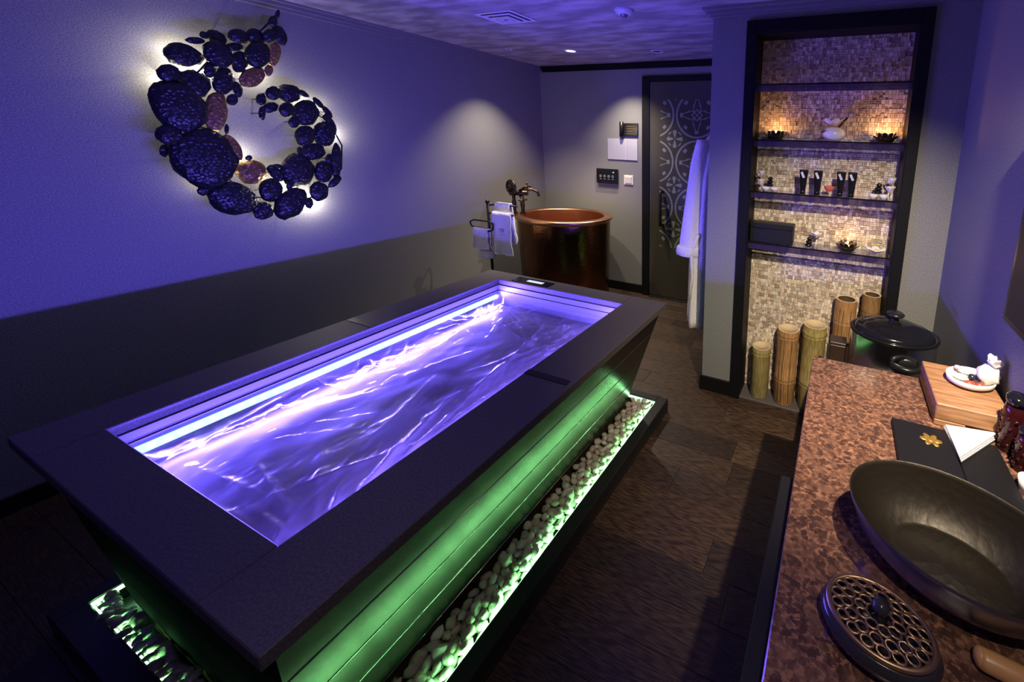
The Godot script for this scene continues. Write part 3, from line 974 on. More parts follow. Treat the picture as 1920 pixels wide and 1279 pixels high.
func build_sculpture() -> void:
	var t := thing("wall_sculpture", "spiral wall sculpture of dark metal pebbles lit from behind", "wall sculpture", Vector3(WL, 1.7, -1.2))
	var o := t.position
	var k := 0
	for q in STONES:
		var big: float = q[2] * 1.05
		var small: float = q[3] * 1.05
		var s := ST()
		var ax := Vector3(0, sin(q[4]), cos(q[4])) * big
		var bx_ := Vector3(0, cos(q[4]), -sin(q[4])) * small
		var cx := Vector3(1, 0, 0) * clampf(minf(big, small) * 0.42, 0.007, 0.03)
		var res := 16 if big > 0.05 else 11
		blob(s, Vector3.ZERO, Basis(ax, cx, bx_), 0.18, 100 + k, res, res + 6)
		var st := obj("stone", s, M.bronze_stone if q[5] == 1 else M.dark_stone, t)
		var out := 0.095 + 0.02 * sin(k * 2.4)
		st.position = Vector3(WL + out, q[1], q[0]) - o
		if big > 0.035:
			s = ST()
			rod(s, Vector3(0.001, q[1], q[0]) - Vector3(0, o.y, o.z), Vector3(out - 0.004, q[1], q[0]) - Vector3(0, o.y, o.z), 0.003, 6)
			obj("standoff", s, M.wire, t)
		k += 1
	# spine wires along the curve, behind the stones
	for path in [[[-1.357, 2.288], [-1.25, 2.14], [-1.09, 2.017], [-0.98, 1.86], [-0.93, 1.68], [-0.99, 1.45], [-1.12, 1.27], [-1.3, 1.2], [-1.45, 1.26], [-1.55, 1.40], [-1.57, 1.55], [-1.52, 1.70], [-1.43, 1.77], [-1.36, 1.76]]]:
		var pts := []
		for p in path: pts.append(Vector3(0.088, p[1] - o.y, p[0] - o.z))
		var s := ST()
		tube(s, pts, 0.004, 0.004, 6)
		obj("spine", s, M.wire, t)
	var warm := lin(1.0, 0.89, 0.78)
	for p in [[2.02, -0.975, 0.075], [1.93, -1.035, 0.08], [1.87, -0.93, 0.035], [1.94, -1.25, 0.04], [1.80, -1.47, 0.06], [1.62, -1.57, 0.05], [1.32, -1.305, 0.09], [1.19, -1.40, 0.10], [1.50, -1.12, 0.05], [1.36, -0.99, 0.015]]:
		var at := Vector3(0.058, p[0] - o.y, p[1] - o.z)
		var s := ST()
		blob(s, at, Basis.from_scale(Vector3.ONE * 0.008), 0.0, 0, 6, 8)
		obj("bulb", s, M.bulb, t)
		omni("sculpture_light", at, warm, p[2] * 0.6, 0.008, t)

# ---------------------------------------------------------------- copper bath corner
func build_bath() -> void:
	var c := Vector3(-2.55, 0, -2.985)
	var t := thing("copper_bath", "deep oval copper bath tub with a wide polished rim", "bath tub", c)
	var s := ST()
	lathe(s, [Vector2(0.0, 0.002), Vector2(0.86, 0.002), Vector2(0.90, 0.03), Vector2(0.93, 0.45), Vector2(0.955, 0.86)], 64, Vector3.ZERO, 0.50, 0.37)
	obj("shell", s, M.copper_outside, t)
	s = ST()
	lathe(s, [Vector2(0.955, 0.86), Vector2(1.0, 0.878), Vector2(1.005, 0.893), Vector2(0.99, 0.903), Vector2(0.85, 0.903), Vector2(0.83, 0.893)], 64, Vector3.ZERO, 0.50, 0.37)
	obj("rim", s, M.copper, t)
	s = ST()
	lathe(s, [Vector2(0.83, 0.893), Vector2(0.815, 0.82), Vector2(0.80, 0.30), Vector2(0.70, 0.18), Vector2(0.0, 0.16)], 64, Vector3.ZERO, 0.50, 0.37)
	obj("inner_shell", s, M.copper, t)

	# old style mixer standing on the rim
	var f := Vector3(-2.925, 0.9035, -2.80)
	t = thing("bath_mixer", "antique dark brass bath mixer with cross handles and wheel on the copper rim", "bath tap", f)
	for dx in [-0.035, 0.03]:
		s = ST()
		lathe(s, [Vector2(0.0, 0.0), Vector2(0.028, 0.0), Vector2(0.028, 0.010), Vector2(0.018, 0.022), Vector2(0.016, 0.06), Vector2(0.021, 0.09), Vector2(0.021, 0.11), Vector2(0.015, 0.14), Vector2(0.017, 0.20), Vector2(0.0, 0.22)], 14, Vector3(dx, 0, -dx * 0.6))
		obj("riser_pipe", s, M.old_brass, t)
	s = ST()
	rod(s, Vector3(-0.065, 0.205, 0.035), Vector3(0.075, 0.205, -0.045), 0.026, 14)
	obj("mixer_body", s, M.old_brass, t)
	s = ST()
	var hub := Vector3(-0.03, 0.265, 0.05)
	var hu := Vector3(0.062, 0, 0.012)
	tube(s, circle_pts(hub, hu, Vector3(0, 0.062, 0)), 0.012, 0.012, 8, true)
	for k in 4:
		var a := TAU * k / 8.0
		var d := hu * cos(a) + Vector3(0, 0.062, 0) * sin(a)
		rod(s, hub - d, hub + d, 0.008, 6)
	blob(s, hub, Basis.from_scale(Vector3.ONE * 0.024))
	rod(s, hub, Vector3(-0.02, 0.215, 0.01), 0.012)
	obj("wheel_handle", s, M.old_brass, t)
	s = ST()
	tube(s, [Vector3(0.02, 0.21, -0.01), Vector3(0.06, 0.235, -0.04), Vector3(0.11, 0.235, -0.075), Vector3(0.145, 0.21, -0.10), Vector3(0.15, 0.17, -0.105)], 0.014, 0.013, 10)
	obj("spout", s, M.old_brass, t)
	for h in [Vector3(0.125, 0.275, 0.01), Vector3(0.085, 0.145, 0.03)]:
		s = ST()
		rod(s, Vector3(0.02, lerpf(0.2, h.y, 0.4), 0.0), h, 0.010, 8)
		rod(s, h + Vector3(0, -0.032, 0), h + Vector3(0, 0.032, 0), 0.007, 8)
		rod(s, h + Vector3(0.01, 0, -0.032), h + Vector3(-0.01, 0, 0.032), 0.007, 8)
		for e in [Vector3(0, 0.032, 0), Vector3(0, -0.032, 0), Vector3(-0.01, 0, 0.032), Vector3(0.01, 0, -0.032)]:
			blob(s, h + e, Basis.from_scale(Vector3.ONE * 0.010), 0.0, 0, 5, 7)
		obj("cross_handle", s, M.old_brass, t)

	# towel stand
	var b := Vector3(-2.82, 0, -2.37)
	t = thing("towel_stand", "black metal towel stand with curved arms beside the copper bath", "towel stand", b)
	s = ST()
	lathe(s, [Vector2(0.0, 0.0), Vector2(0.11, 0.0), Vector2(0.11, 0.012), Vector2(0.02, 0.022), Vector2(0.0, 0.022)], 24)
	obj("base", s, M.black_metal, t)
	s = ST()
	rod(s, Vector3(0, 0.02, 0), Vector3(0, 1.08, 0), 0.011)
	blob(s, Vector3(0, 1.09, 0), Basis.from_scale(Vector3.ONE * 0.018))
	obj("pole", s, M.black_metal, t)
	s = ST()
	tube(s, [Vector3(0.01, 0.86, 0.0), Vector3(-0.10, 0.86, 0.02), Vector3(-0.145, 0.875, 0.05), Vector3(-0.145, 0.915, 0.06), Vector3(-0.10, 0.935, 0.06), Vector3(0.08, 0.935, 0.06), Vector3(0.115, 0.915, 0.06), Vector3(0.11, 0.87, 0.06), Vector3(0.08, 0.852, 0.06), Vector3(-0.11, 0.852, 0.06)], 0.007, 0.007, 8)
	obj("front_arm", s, M.black_metal, t)
	s = ST()
	tube(s, [Vector3(0, 1.06, 0), Vector3(0.03, 1.06, -0.065), Vector3(0.26, 1.06, -0.065)], 0.007, 0.007, 8)
	obj("upper_arm", s, M.black_metal, t)
	s = ST()
	tube(s, [Vector3(0, 0.99, 0), Vector3(0.05, 1.0, 0.02), Vector3(0.30, 1.0, 0.02)], 0.007, 0.007, 8)
	obj("lower_arm", s, M.black_metal, t)
	towel("hand_towel", "small white towel folded over the front arm of the towel stand", b + Vector3(-0.095, 0.852, 0.06), Vector3(0.155, 0, 0), 0.27, 0.18, 0.010, 3)
	towel("hand_towel", "white towel hanging from the upper arm of the towel stand", b + Vector3(0.03, 1.06, -0.065), Vector3(0.155, 0, 0), 0.36, 0.25, 0.012, 7)
	var tw := towel("bath_towel", "large white towel with grey embroidery over the towel stand arm", b + Vector3(0.085, 1.0, 0.02), Vector3(0.20, 0, 0.0), 0.275, 0.36, 0.013, 12)
	s = ST()
	var e0 := Vector3(0.095, -0.13, 0.030)
	for k in 3:
		var pts := []
		for i in 14:
			var a := TAU * i / 9.0
			pts.append(e0 + Vector3(-0.028 + 0.028 * k + 0.012 * cos(a), 0.016 * sin(a * 0.8 + k), 0.002))
		tube(s, pts, 0.0016, 0.0016, 5)
	rod(s, e0 + Vector3(-0.04, -0.035, 0.002), e0 + Vector3(0.045, -0.035, 0.002), 0.0016, 5)
	obj("embroidery", s, M.thread, tw)

# towel over a bar: at the bar's end, along it, length in front, length behind
func towel(called: String, label: String, at: Vector3, along: Vector3, front: float, back: float, thick: float, seed_: int) -> Node3D:
	var t := thing(called, label, "towel", at, "white towels on the stand")
	var n := FastNoiseLite.new()
	n.seed = seed_
	n.frequency = 1.6
	var side := along.normalized().cross(Vector3.UP)     # towards the back
	var r := 0.008 + thick
	var sheet := func(off: float) -> Callable:
		return func(u: float, v: float) -> Vector3:
			var total := front + back
			var d := v * total - front       # below zero: hanging in front
			var p := along * u
			var rr: float = r + off
			if absf(d) < 0.02:
				var a := d / 0.02 * PI / 2.0
				p += side * sin(a) * rr + Vector3.UP * cos(a) * rr
			else:
				var down := absf(d) - 0.02
				var sway := n.get_noise_2d(u * 1.5, d * 2.0) * 0.035 * minf(1.0, down / 0.12) + 0.006 * sin(u * 9.0 + seed_) * minf(1.0, down / 0.1)
				p += side * signf(d) * (rr + 0.0) - Vector3.UP * down + side * sway
				p += along.normalized() * (u - 0.5) * down * 0.10
				p += along.normalized() * n.get_noise_2d(5.0, d * 2.0) * 0.015
			return p
	var s := ST()
	grid(s, 12, 40, sheet.call(0.004), Vector3.FORWARD)
	grid(s, 12, 40, sheet.call(-thick * 0.6), Vector3.BACK)
	var fo: Callable = sheet.call(0.004)
	var fi: Callable = sheet.call(-thick * 0.6)
	for j in 40:
		for u in [0.0, 1.0]:
			quad(s, fo.call(u, j / 40.0), fo.call(u, (j + 1) / 40.0), fi.call(u, (j + 1) / 40.0), fi.call(u, j / 40.0), along * (u - 0.5))
	for i in 12:
		for v in [0.0, 1.0]:
			quad(s, fo.call(i / 12.0, v), fo.call((i + 1) / 12.0, v), fi.call((i + 1) / 12.0, v), fi.call(i / 12.0, v), Vector3.DOWN)
	obj("cloth", s, M.terry, t)
	return t

func build_robe() -> void:
	var at := Vector3(NL, 0, -2.52)
	var t := thing("bath_robe", "white terry bath robe hanging from a hook on the niche block", "bath robe", at)
	var s := ST()
	var prof := [[1.70, 0.035, 0.03, -0.075], [1.66, 0.055, 0.06, -0.085], [1.58, 0.075, 0.11, -0.10], [1.40, 0.085, 0.14, -0.115], [1.10, 0.090, 0.15, -0.125], [0.85, 0.090, 0.155, -0.13], [0.55, 0.092, 0.16, -0.13], [0.33, 0.095, 0.165, -0.13]]
	folds(s, prof, 0.10, 7, 0.4)
	obj("robe_body", s, M.terry, t)
	s = ST()
	folds(s, [[1.66, 0.035, 0.04, -0.13], [1.50, 0.055, 0.055, -0.15], [1.20, 0.070, 0.065, -0.172], [0.98, 0.078, 0.07, -0.19], [0.90, 0.080, 0.072, -0.195]], 0.05, 5, 1.2, 0.10)
	var sl := obj("sleeve", s, M.terry, t)
	s = ST()
	folds(s, [[0.925, 0.088, 0.080, -0.195], [0.915, 0.098, 0.088, -0.196], [0.885, 0.100, 0.092, -0.197], [0.86, 0.094, 0.086, -0.198], [0.855, 0.080, 0.072, -0.198]], 0.05, 5, 1.2, 0.10)
	obj("turned_cuff", s, M.terry, sl)
	s = ST()
	tube(s, [Vector3(-0.12, 1.02, 0.16), Vector3(-0.16, 0.9, 0.17), Vector3(-0.15, 0.72, 0.17), Vector3(-0.17, 0.55, 0.17)], 0.013, 0.013, 8)
	obj("belt", s, M.terry, t)
	t = thing("robe_hook", "small black wall hook holding the white bath robe", "hook", Vector3(NL, 1.72, -2.52))
	s = ST()
	bx(s, Vector3(-0.012, -0.03, -0.03), Vector3(0, 0.07, 0.03), 0.004)
	obj("hook_plate", s, M.black_metal, t)
	s = ST()
	tube(s, [Vector3(-0.008, 0.04, 0), Vector3(-0.06, 0.03, 0), Vector3(-0.085, 0.05, 0), Vector3(-0.09, 0.085, 0)], 0.008, 0.008, 8)
	blob(s, Vector3(-0.09, 0.09, 0), Basis.from_scale(Vector3.ONE * 0.013))
	obj("hook_arm", s, M.black_metal, t)

# stacked rings: y, half width in x, half width in z, centre x; ripples deepen downwards
func folds(s: SurfaceTool, prof: Array, ripple: float, waves: int, phase: float, dz := 0.0) -> void:
	var fine := []
	for i in prof.size() - 1:
		for k in 4:
			var a: Array = prof[i]
			var b: Array = prof[i + 1]
			var f := k / 4.0
			fine.append([lerpf(a[0], b[0], f), lerpf(a[1], b[1], f), lerpf(a[2], b[2], f), lerpf(a[3], b[3], f)])
	fine.append(prof[prof.size() - 1])
	var n := 40
	var point := func(i: int, k: int) -> Vector3:
		var q: Array = fine[i]
		var a := TAU * k / n
		var depth := ripple * (0.3 + 0.7 * float(i) / fine.size())
		var r := 1.0 + depth * sin(a * waves + phase + 0.7 * sin(i * 0.35)) + depth * 0.5 * sin(a * (waves + 4) + 2.0 * phase)
		return Vector3(q[3] + cos(a) * q[1] * r, q[0], dz + sin(a) * q[2] * r)
	for i in fine.size() - 1:
		for k in n:
			var a := TAU * (k + 0.5) / n
			quad(s, point.call(i, k), point.call(i, k + 1), point.call(i + 1, k + 1), point.call(i + 1, k), Vector3(cos(a), 0, sin(a)))
	for e in [0, fine.size() - 1]:
		var c := Vector3(fine[e][3], fine[e][0], dz)
		for k in n:
			tri(s, c, point.call(e, k), point.call(e, k + 1), Vector3.UP if e == 0 else Vector3.DOWN)

func build_wall_devices() -> void:
	var z := WB
	# dark sign holder with a knob
	var t := thing("room_sign", "small dark sign with a round bracket on the wall beside the door", "sign", Vector3(-2.09, 1.744, z))
	var s := ST(false)
	bx(s, Vector3(-0.07, -0.062, 0), Vector3(0.10, 0.062, 0.014), 0.003)
	obj("sign_plate", s, M.black_gloss, t)
	s = ST()
	tube(s, [Vector3(-0.085, -0.075, 0.02), Vector3(-0.085, 0.075, 0.02)], 0.022, 0.022, 12)
	obj("bracket", s, M.black_metal, t)
	s = ST(false)
	for k in 4:
		bx(s, Vector3(-0.03, 0.03 - 0.024 * k, 0.014), Vector3(0.055 + 0.012 * (k % 2), 0.034 - 0.024 * k, 0.0148), 0.0002)
	obj("print", s, M.gold, t)
	# framed notice
	t = thing("notice_plate", "pale grey notice plate on the wall above the touch panel", "notice", Vector3(-2.176, 1.54, z))
	s = ST(false)
	bx(s, Vector3(-0.178, -0.106, 0), Vector3(0.178, 0.106, 0.008), 0.002)
	obj("plate", s, M.plate_silver, t)
	s = ST(false)
	bx(s, Vector3(0.036, -0.105, 0.008), Vector3(0.040, 0.105, 0.0095), 0.0004)
	obj("seam", s, M.paper, t)
	# touch panel
	t = thing("touch_panel", "black glass touch panel with blue icons on the back wall", "control panel", Vector3(-2.357, 1.255, z))
	s = ST(false)
	bx(s, Vector3(-0.13, -0.078, 0), Vector3(0.13, 0.078, 0.03), 0.005)
	obj("panel_body", s, M.black_gloss, t)
	s = ST()
	for k in 4:
		tube(s, circle_pts(Vector3(-0.075 + 0.05 * k, 0.0, 0.0305), Vector3(0.011, 0, 0), Vector3(0, 0.011, 0), 12), 0.0014, 0.0014, 5, true)
	for k in 4:
		rod(s, Vector3(-0.085 + 0.05 * k, -0.03, 0.0305), Vector3(-0.062 + 0.05 * k, -0.03, 0.0305), 0.0014, 5)
	obj("icons", s, M.icon, t)
	s = ST(false)
	bx(s, Vector3(0.075, 0.038, 0.030), Vector3(0.092, 0.05, 0.0312), 0.0004)
	obj("status_light", s, M.paper, t)
	# switch
	t = thing("light_switch", "small ivory light switch to the right of the touch panel", "switch", Vector3(-2.105, 1.228, z))
	s = ST(false)
	bx(s, Vector3(-0.055, -0.05, 0), Vector3(0.055, 0.05, 0.008), 0.003)
	obj("switch_plate", s, M.switch_ivory, t)
	s = ST(false)
	bb(s, Vector3(0, 0, 0.010), Vector3(0.075, 0.07, 0.008), 0.003, Basis(Vector3.RIGHT, 0.06))
	obj("rocker", s, M.switch_ivory, t)
	# black panel on the right wall
	t = thing("wall_screen", "black framed screen mounted on the right wall above the worktop", "screen", Vector3(WR, 1.15, -1.32))
	s = ST(false)
	bx(s, Vector3(-0.035, 0, 0), Vector3(0, 0.62, 1.0), 0.005)
	obj("screen_frame", s, M.black_plastic, t)
	s = ST(false)
	bx(s, Vector3(-0.037, 0.02, 0.02), Vector3(-0.034, 0.60, 0.98), 0.001)
	obj("screen_glass", s, M.black_leather, t)

func build_ceiling_things() -> void:
	var warm := lin(1.0, 0.84, 0.62)
	downlight(Vector3(-2.317, CEIL, -2.877), "lit ceiling downlight over the copper bath", "lamp_face", 2.5, 36.0, warm)
	downlight(Vector3(WL + 0.38, CEIL, -2.70), "small added wall washer close to the left wall", "lamp_off", 3.4, 45.0, warm, Vector3.DOWN, 1.0, 0.55)  # added to throw the glow on this wall; no fixture seen here
	downlight(Vector3(-2.05, CEIL, WB + 0.34), "small added wall washer close to the back wall", "lamp_off", 3.2, 50.0, warm, Vector3.DOWN, 1.0, 0.55)  # second added washer, face kept dark, for the glow beside the door
	downlight(Vector3(-1.576, CEIL, -3.057), "dim recessed ceiling downlight in front of the glass door", "lamp_off", 0.0, 60.0, warm)
	downlight(Vector3(0.40, CEIL, -0.45), "lit ceiling spotlight above the worktop, aimed at the mosaic niche", "lamp_face", 9.0, 35.0, warm, Vector3(-0.50, -2.15, -1.75), 1.0)
	downlight(Vector3(0.25, CEIL, 0.10), "lit ceiling downlight over the near end of the worktop", "lamp_face", 0.75, 46.0, warm)
	var t := thing("ceiling_vent", "square white air vent in the ceiling", "air vent", Vector3(-2.10, CEIL, -2.0))
	for k in 4:
		var h := 0.15 - 0.036 * k
		var drop := -0.006 - 0.007 * k if k < 3 else -0.020
		var s := ST(false)
		var o := h
		var i := h - 0.026
		for e in [[-o, o, -o * 0.72, -i * 0.72], [-o, o, i * 0.72, o * 0.72], [-o, -i, -i * 0.72, i * 0.72], [i, o, -i * 0.72, i * 0.72]]:
			bx(s, Vector3(e[0], drop, e[2]), Vector3(e[1], drop + 0.005, e[3]), 0.001)
		obj("vane_ring", s, M.vent_metal, t)
	var s := ST(false)
	bx(s, Vector3(-0.145, -0.003, -0.10), Vector3(0.145, -0.0005, 0.10), 0.001)
	obj("duct_plate", s, M.black_plastic, t)
	t = thing("smoke_detector", "round smoke detector on the ceiling in front of the niche block", "smoke detector", Vector3(-1.283, CEIL, -2.071))
	s = ST()
	lathe(s, [Vector2(0.0, -0.028), Vector2(0.032, -0.028), Vector2(0.045, -0.020), Vector2(0.055, -0.008), Vector2(0.055, 0.0)].map(func(q): return q), 28)
	obj("detector_base", s, M.vent_metal, t)
	s = ST()
	lathe(s, [Vector2(0.0, -0.042), Vector2(0.016, -0.040), Vector2(0.024, -0.028)], 20)
	obj("detector_cap", s, M.lamp_off, t)
	# beam detector next to the niche block

# ---------------------------------------------------------------- niche: shelves and what stands on them
const SHELF := [1.975, 1.672, 1.372, 1.062]

func build_shelves() -> void:
	var names := ["empty tinted glass shelf at the top of the mosaic niche", "tinted glass shelf carrying two lotus candle holders and a white pot", "tinted glass shelf carrying four black tubes", "lowest tinted glass shelf, carrying a black box"]
	for k in 4:
		var t := thing("glass_shelf", names[k], "shelf", Vector3(-0.116, SHELF[k], NF - 0.07), "glass shelves in the niche")
		var s := ST(false)
		bx(s, Vector3(-0.393, -0.008, -0.066), Vector3(0.393, 0, 0.0635), 0.002)
		obj("shelf_top", s, M.shelf_pane, t)
		s = ST(false)
		bx(s, Vector3(-0.393, -0.008, 0.064), Vector3(0.393, 0, 0.070), 0.001)
		obj("front_edge", s, M.black_gloss, t)
		s = ST(false)
		bx(s, Vector3(-0.393, -0.042, 0.058), Vector3(0.393, -0.0085, 0.070), 0.002)
		obj("glass_fascia", s, M.shelf_glass, t)

func petal(s: SurfaceTool, c: Vector3, yaw: float, len_: float, wide: float, tilt: float, thick := 0.004) -> void:
	var b := Basis(Vector3.UP, yaw) * Basis(Vector3.BACK, tilt)
	blob(s, c + b * Vector3(len_ * 0.55, 0, 0), b * Basis.from_scale(Vector3(len_ * 0.55, thick, wide)), 0.0, 0, 6, 8)

func flower(parent: Node3D, called: String, c: Vector3, r: float, petals: int, m: Material, heart: Material, tilt := 0.35) -> void:
	for k in petals:
		var s := ST()
		petal(s, c, TAU * k / petals + 0.3, r, r * 0.42, tilt, r * 0.10)
		obj("petal", s, m, parent)
	var s := ST()
	blob(s, c + Vector3(0, r * 0.14, 0), Basis.from_scale(Vector3.ONE * r * 0.26), 0.0, 0, 6, 8)
	obj("heart", s, heart, parent)

func lotus(x: float, shelf: int, label: String, energy: float) -> void:
	var t := thing("lotus_candle_holder", label, "candle holder", Vector3(x, SHELF[shelf], NF - 0.062), "lotus candle holders in the niche")
	var s := ST()
	lathe(s, [Vector2(0, 0.0), Vector2(0.034, 0.0), Vector2(0.042, 0.010), Vector2(0.046, 0.026), Vector2(0.040, 0.026), Vector2(0.034, 0.012), Vector2(0.0, 0.010)], 20)
	obj("cup", s, M.lotus, t)
	for ringi in 2:
		for k in 9:
			s = ST()
			var yaw := TAU * (k + 0.5 * ringi) / 9.0
			petal(s, Vector3(cos(yaw) * 0.030, 0.010 + 0.006 * ringi, -sin(yaw) * 0.030), yaw, 0.042 - 0.006 * ringi, 0.014, 0.6 + 0.5 * ringi, 0.0025)
			obj("petal", s, M.lotus, t)
	s = ST()
	lathe(s, [Vector2(0, 0.011), Vector2(0.019, 0.011), Vector2(0.019, 0.030), Vector2(0.0, 0.029)], 16)
	var c := obj("candle", s, M.wax, t)
	s = ST()
	blob(s, Vector3(0, 0.045, 0), Basis.from_scale(Vector3(0.006, 0.013, 0.006)), 0.0, 0, 6, 8)
	obj("flame", s, M.flame, c)
	omni("candle_light", Vector3(0, 0.047, 0), lin(1.0, 0.50, 0.20), energy, 0.01, t)

func stacked_stones(x: float, shelf: int, label: String, dishes: bool) -> void:
	var t := thing("stacked_pebbles", label, "ornament", Vector3(x, SHELF[shelf], NF - 0.045))
	var s := ST()
	var y := 0.0
	if dishes:
		for dx in [-0.022, 0.030]:
			s = ST()
			lathe(s, [Vector2(0, 0.002), Vector2(0.014, 0.0), Vector2(0.027, 0.026), Vector2(0.024, 0.028), Vector2(0.010, 0.022), Vector2(0, 0.022)], 18, Vector3(dx, 0, 0.006))
			obj("white_dish", s, M.porcelain, t)
		y = 0.026
	for k in 3:
		s = ST()
		var r := 0.023 - 0.004 * k
		blob(s, Vector3(0.002 * (k - 1), y + 0.010, 0), Basis.from_scale(Vector3(r, 0.0115, r * 0.85)), 0.15, 60 + k, 7, 10)
		obj("black_stone", s, M.black_gloss, t)
		y += 0.019

func build_niche_things() -> void:
	build_shelves()
	lotus(-0.392, 1, "dark lotus candle holder with a lit candle, left of the white pot", 0.022)
	lotus(0.190, 1, "dark lotus candle holder with a lit candle, right of the white pot", 0.030)
	lotus(0.056, 3, "dark lotus candle holder with a lit candle on the lowest shelf", 0.012)

	# white stone pot with blossom and stick
	var t := thing("white_pot", "round white stone pot with a blossom and stick between the lotus candles", "pot", Vector3(-0.072, SHELF[1], NF - 0.055))
	var s := ST()
	lathe(s, [Vector2(0, 0.0), Vector2(0.035, 0.002), Vector2(0.058, 0.024), Vector2(0.060, 0.042), Vector2(0.050, 0.062), Vector2(0.030, 0.074), Vector2(0.0, 0.076)], 28)
	obj("pot_body", s, M.porcelain, t)
	for k in 5:
		s = ST()
		petal(s, Vector3(-0.012, 0.086, 0.016), TAU * k / 5.0 + 0.2, 0.058, 0.024, 0.55, 0.004)
		obj("petal", s, M.white_petal, t)
	s = ST()
	blob(s, Vector3(-0.012, 0.100, 0.030), Basis.from_scale(Vector3(0.018, 0.015, 0.014)))
	obj("blossom_heart", s, M.yellow_petal, t)
	s = ST()
	rod(s, Vector3(0.018, 0.072, 0.0), Vector3(0.062, 0.128, -0.012), 0.006, 8)
	obj("stick", s, M.dark_wood, t)
	s = ST()
	petal(s, Vector3(0.0, 0.09, 0.0), 0.1, 0.062, 0.016, 0.62, 0.003)
	obj("leaf", s, M.white_petal, t)
	s = ST()
	petal(s, Vector3(-0.03, 0.058, 0.03), 2.8, 0.045, 0.016, -0.3, 0.003)
	obj("leaf", s, M.blue_berry, t)

	# third shelf
	t = thing("orchid_sprig", "white orchid sprig with a dark stem at the left end of the shelf", "orchid", Vector3(-0.474, SHELF[2], NF - 0.045))
	s = ST()
	tube(s, [Vector3(-0.004, 0, 0), Vector3(-0.010, 0.03, 0.004), Vector3(-0.004, 0.07, 0.006), Vector3(-0.012, 0.10, 0.006)], 0.004, 0.003, 6)
	obj("stem", s, M.dark_wood, t)
	flower(t, "blossom", Vector3(0.016, 0.040, 0.008), 0.036, 5, M.white_petal, M.white_petal, 0.9)
	flower(t, "blossom", Vector3(0.018, 0.092, 0.008), 0.032, 5, M.white_petal, M.white_petal, 0.9)
	stacked_stones(-0.405, 2, "black stacked pebbles on two white dishes beside the orchid sprig", true)
	stacked_stones(0.182, 2, "black stacked pebbles on two white dishes right of the tubes", true)
	var which := ["black cosmetic tube standing outermost, on the side of the orchid sprig", "black cosmetic tube, second from the orchid sprig", "black cosmetic tube just right of the red blossom", "black cosmetic tube nearest to the right pair of white dishes"]
	var k := 0
	for x in [-0.214, -0.135, -0.012, 0.046]:
		t = thing("cosmetic_tube", which[k], "tube", Vector3(x, SHELF[2], NF - 0.035), "black tubes on the third shelf")
		s = ST()
		lathe(s, [Vector2(0, 0.0), Vector2(0.015, 0.0), Vector2(0.016, 0.002), Vector2(0.016, 0.024), Vector2(0.0, 0.024)], 20)
		obj("cap", s, M.black_gloss, t)
		s = ST()
		grid(s, 24, 8, func(u: float, v: float) -> Vector3:
			var a := u * TAU
			return Vector3(cos(a) * lerpf(0.017, 0.024, v), lerpf(0.025, 0.130, v), sin(a) * lerpf(0.016, 0.0015, v)), Vector3.UP)
		obj("tube_body", s, M.black_gloss, t)
		s = ST(false)
		bx(s, Vector3(-0.024, 0.126, -0.002), Vector3(0.024, 0.137, 0.002), 0.001)
		obj("crimp", s, M.black_plastic, t)
		s = ST(false)
		bb(s, Vector3(-0.004, 0.108, 0.0082), Vector3(0.013, 0.036, 0.0012), 0.0004, Basis(Vector3.RIGHT, -0.13) * Basis(Vector3.BACK, 0.45))
		obj("silver_mark", s, M.paper if k < 2 else M.plate_silver, t)
		k += 1
	t = thing("red_blossom", "small red orange blossom lying between the black tubes", "flower", Vector3(-0.070, SHELF[2], NF - 0.03))
	flower(t, "red", Vector3(0, 0.020, 0), 0.042, 7, mat("coral", lin(0.65, 0.13, 0.07), 0.6), M.yellow_petal, 0.85)
	t = thing("white_blossom", "upright white blossom right of the black stacked pebbles", "flower", Vector3(0.238, SHELF[2], NF - 0.05))
	s = ST()
	tube(s, [Vector3(0, 0, 0), Vector3(-0.004, 0.03, 0), Vector3(0.002, 0.07, 0)], 0.006, 0.004, 6)
	obj("stem", s, M.white_petal, t)
	flower(t, "w", Vector3(0.0, 0.045, 0.010), 0.036, 5, M.white_petal, M.white_petal, 0.8)
	flower(t, "w", Vector3(0.004, 0.09, 0.008), 0.032, 5, M.white_petal, M.pink_petal, 0.9)

	# lowest shelf
	t = thing("black_box", "black rectangular box at the left end of the lowest glass shelf", "box", Vector3(-0.375, SHELF[3], NF - 0.06))
	s = ST(false)
	bx(s, Vector3(-0.128, 0, -0.045), Vector3(0.128, 0.085, 0.045), 0.004)
	obj("box_body", s, M.black_leather, t)
	s = ST(false)
	bx(s, Vector3(-0.130, 0.086, -0.047), Vector3(0.130, 0.118, 0.047), 0.005)
	obj("box_lid", s, M.black_leather, t)
	stacked_stones(-0.155, 3, "small black stacked pebbles beside the black box", false)
	t = thing("white_blossom", "small white blossom behind the stacked pebbles on the lowest shelf", "flower", Vector3(-0.118, SHELF[3], NF - 0.075))
	s = ST()
	tube(s, [Vector3(0, 0, 0), Vector3(0.004, 0.04, 0)], 0.005, 0.004, 6)
	obj("stem", s, M.white_petal, t)
	flower(t, "w", Vector3(0, 0.055, 0), 0.040, 5, M.white_petal, M.white_petal, 0.8)
	t = thing("frangipani_blossom", "white and yellow frangipani blossom at the right end of the lowest shelf", "flower", Vector3(0.205, SHELF[3], NF - 0.035))
	flower(t, "w", Vector3(0, 0.014, 0), 0.055, 5, M.white_petal, M.yellow_petal, 0.45)

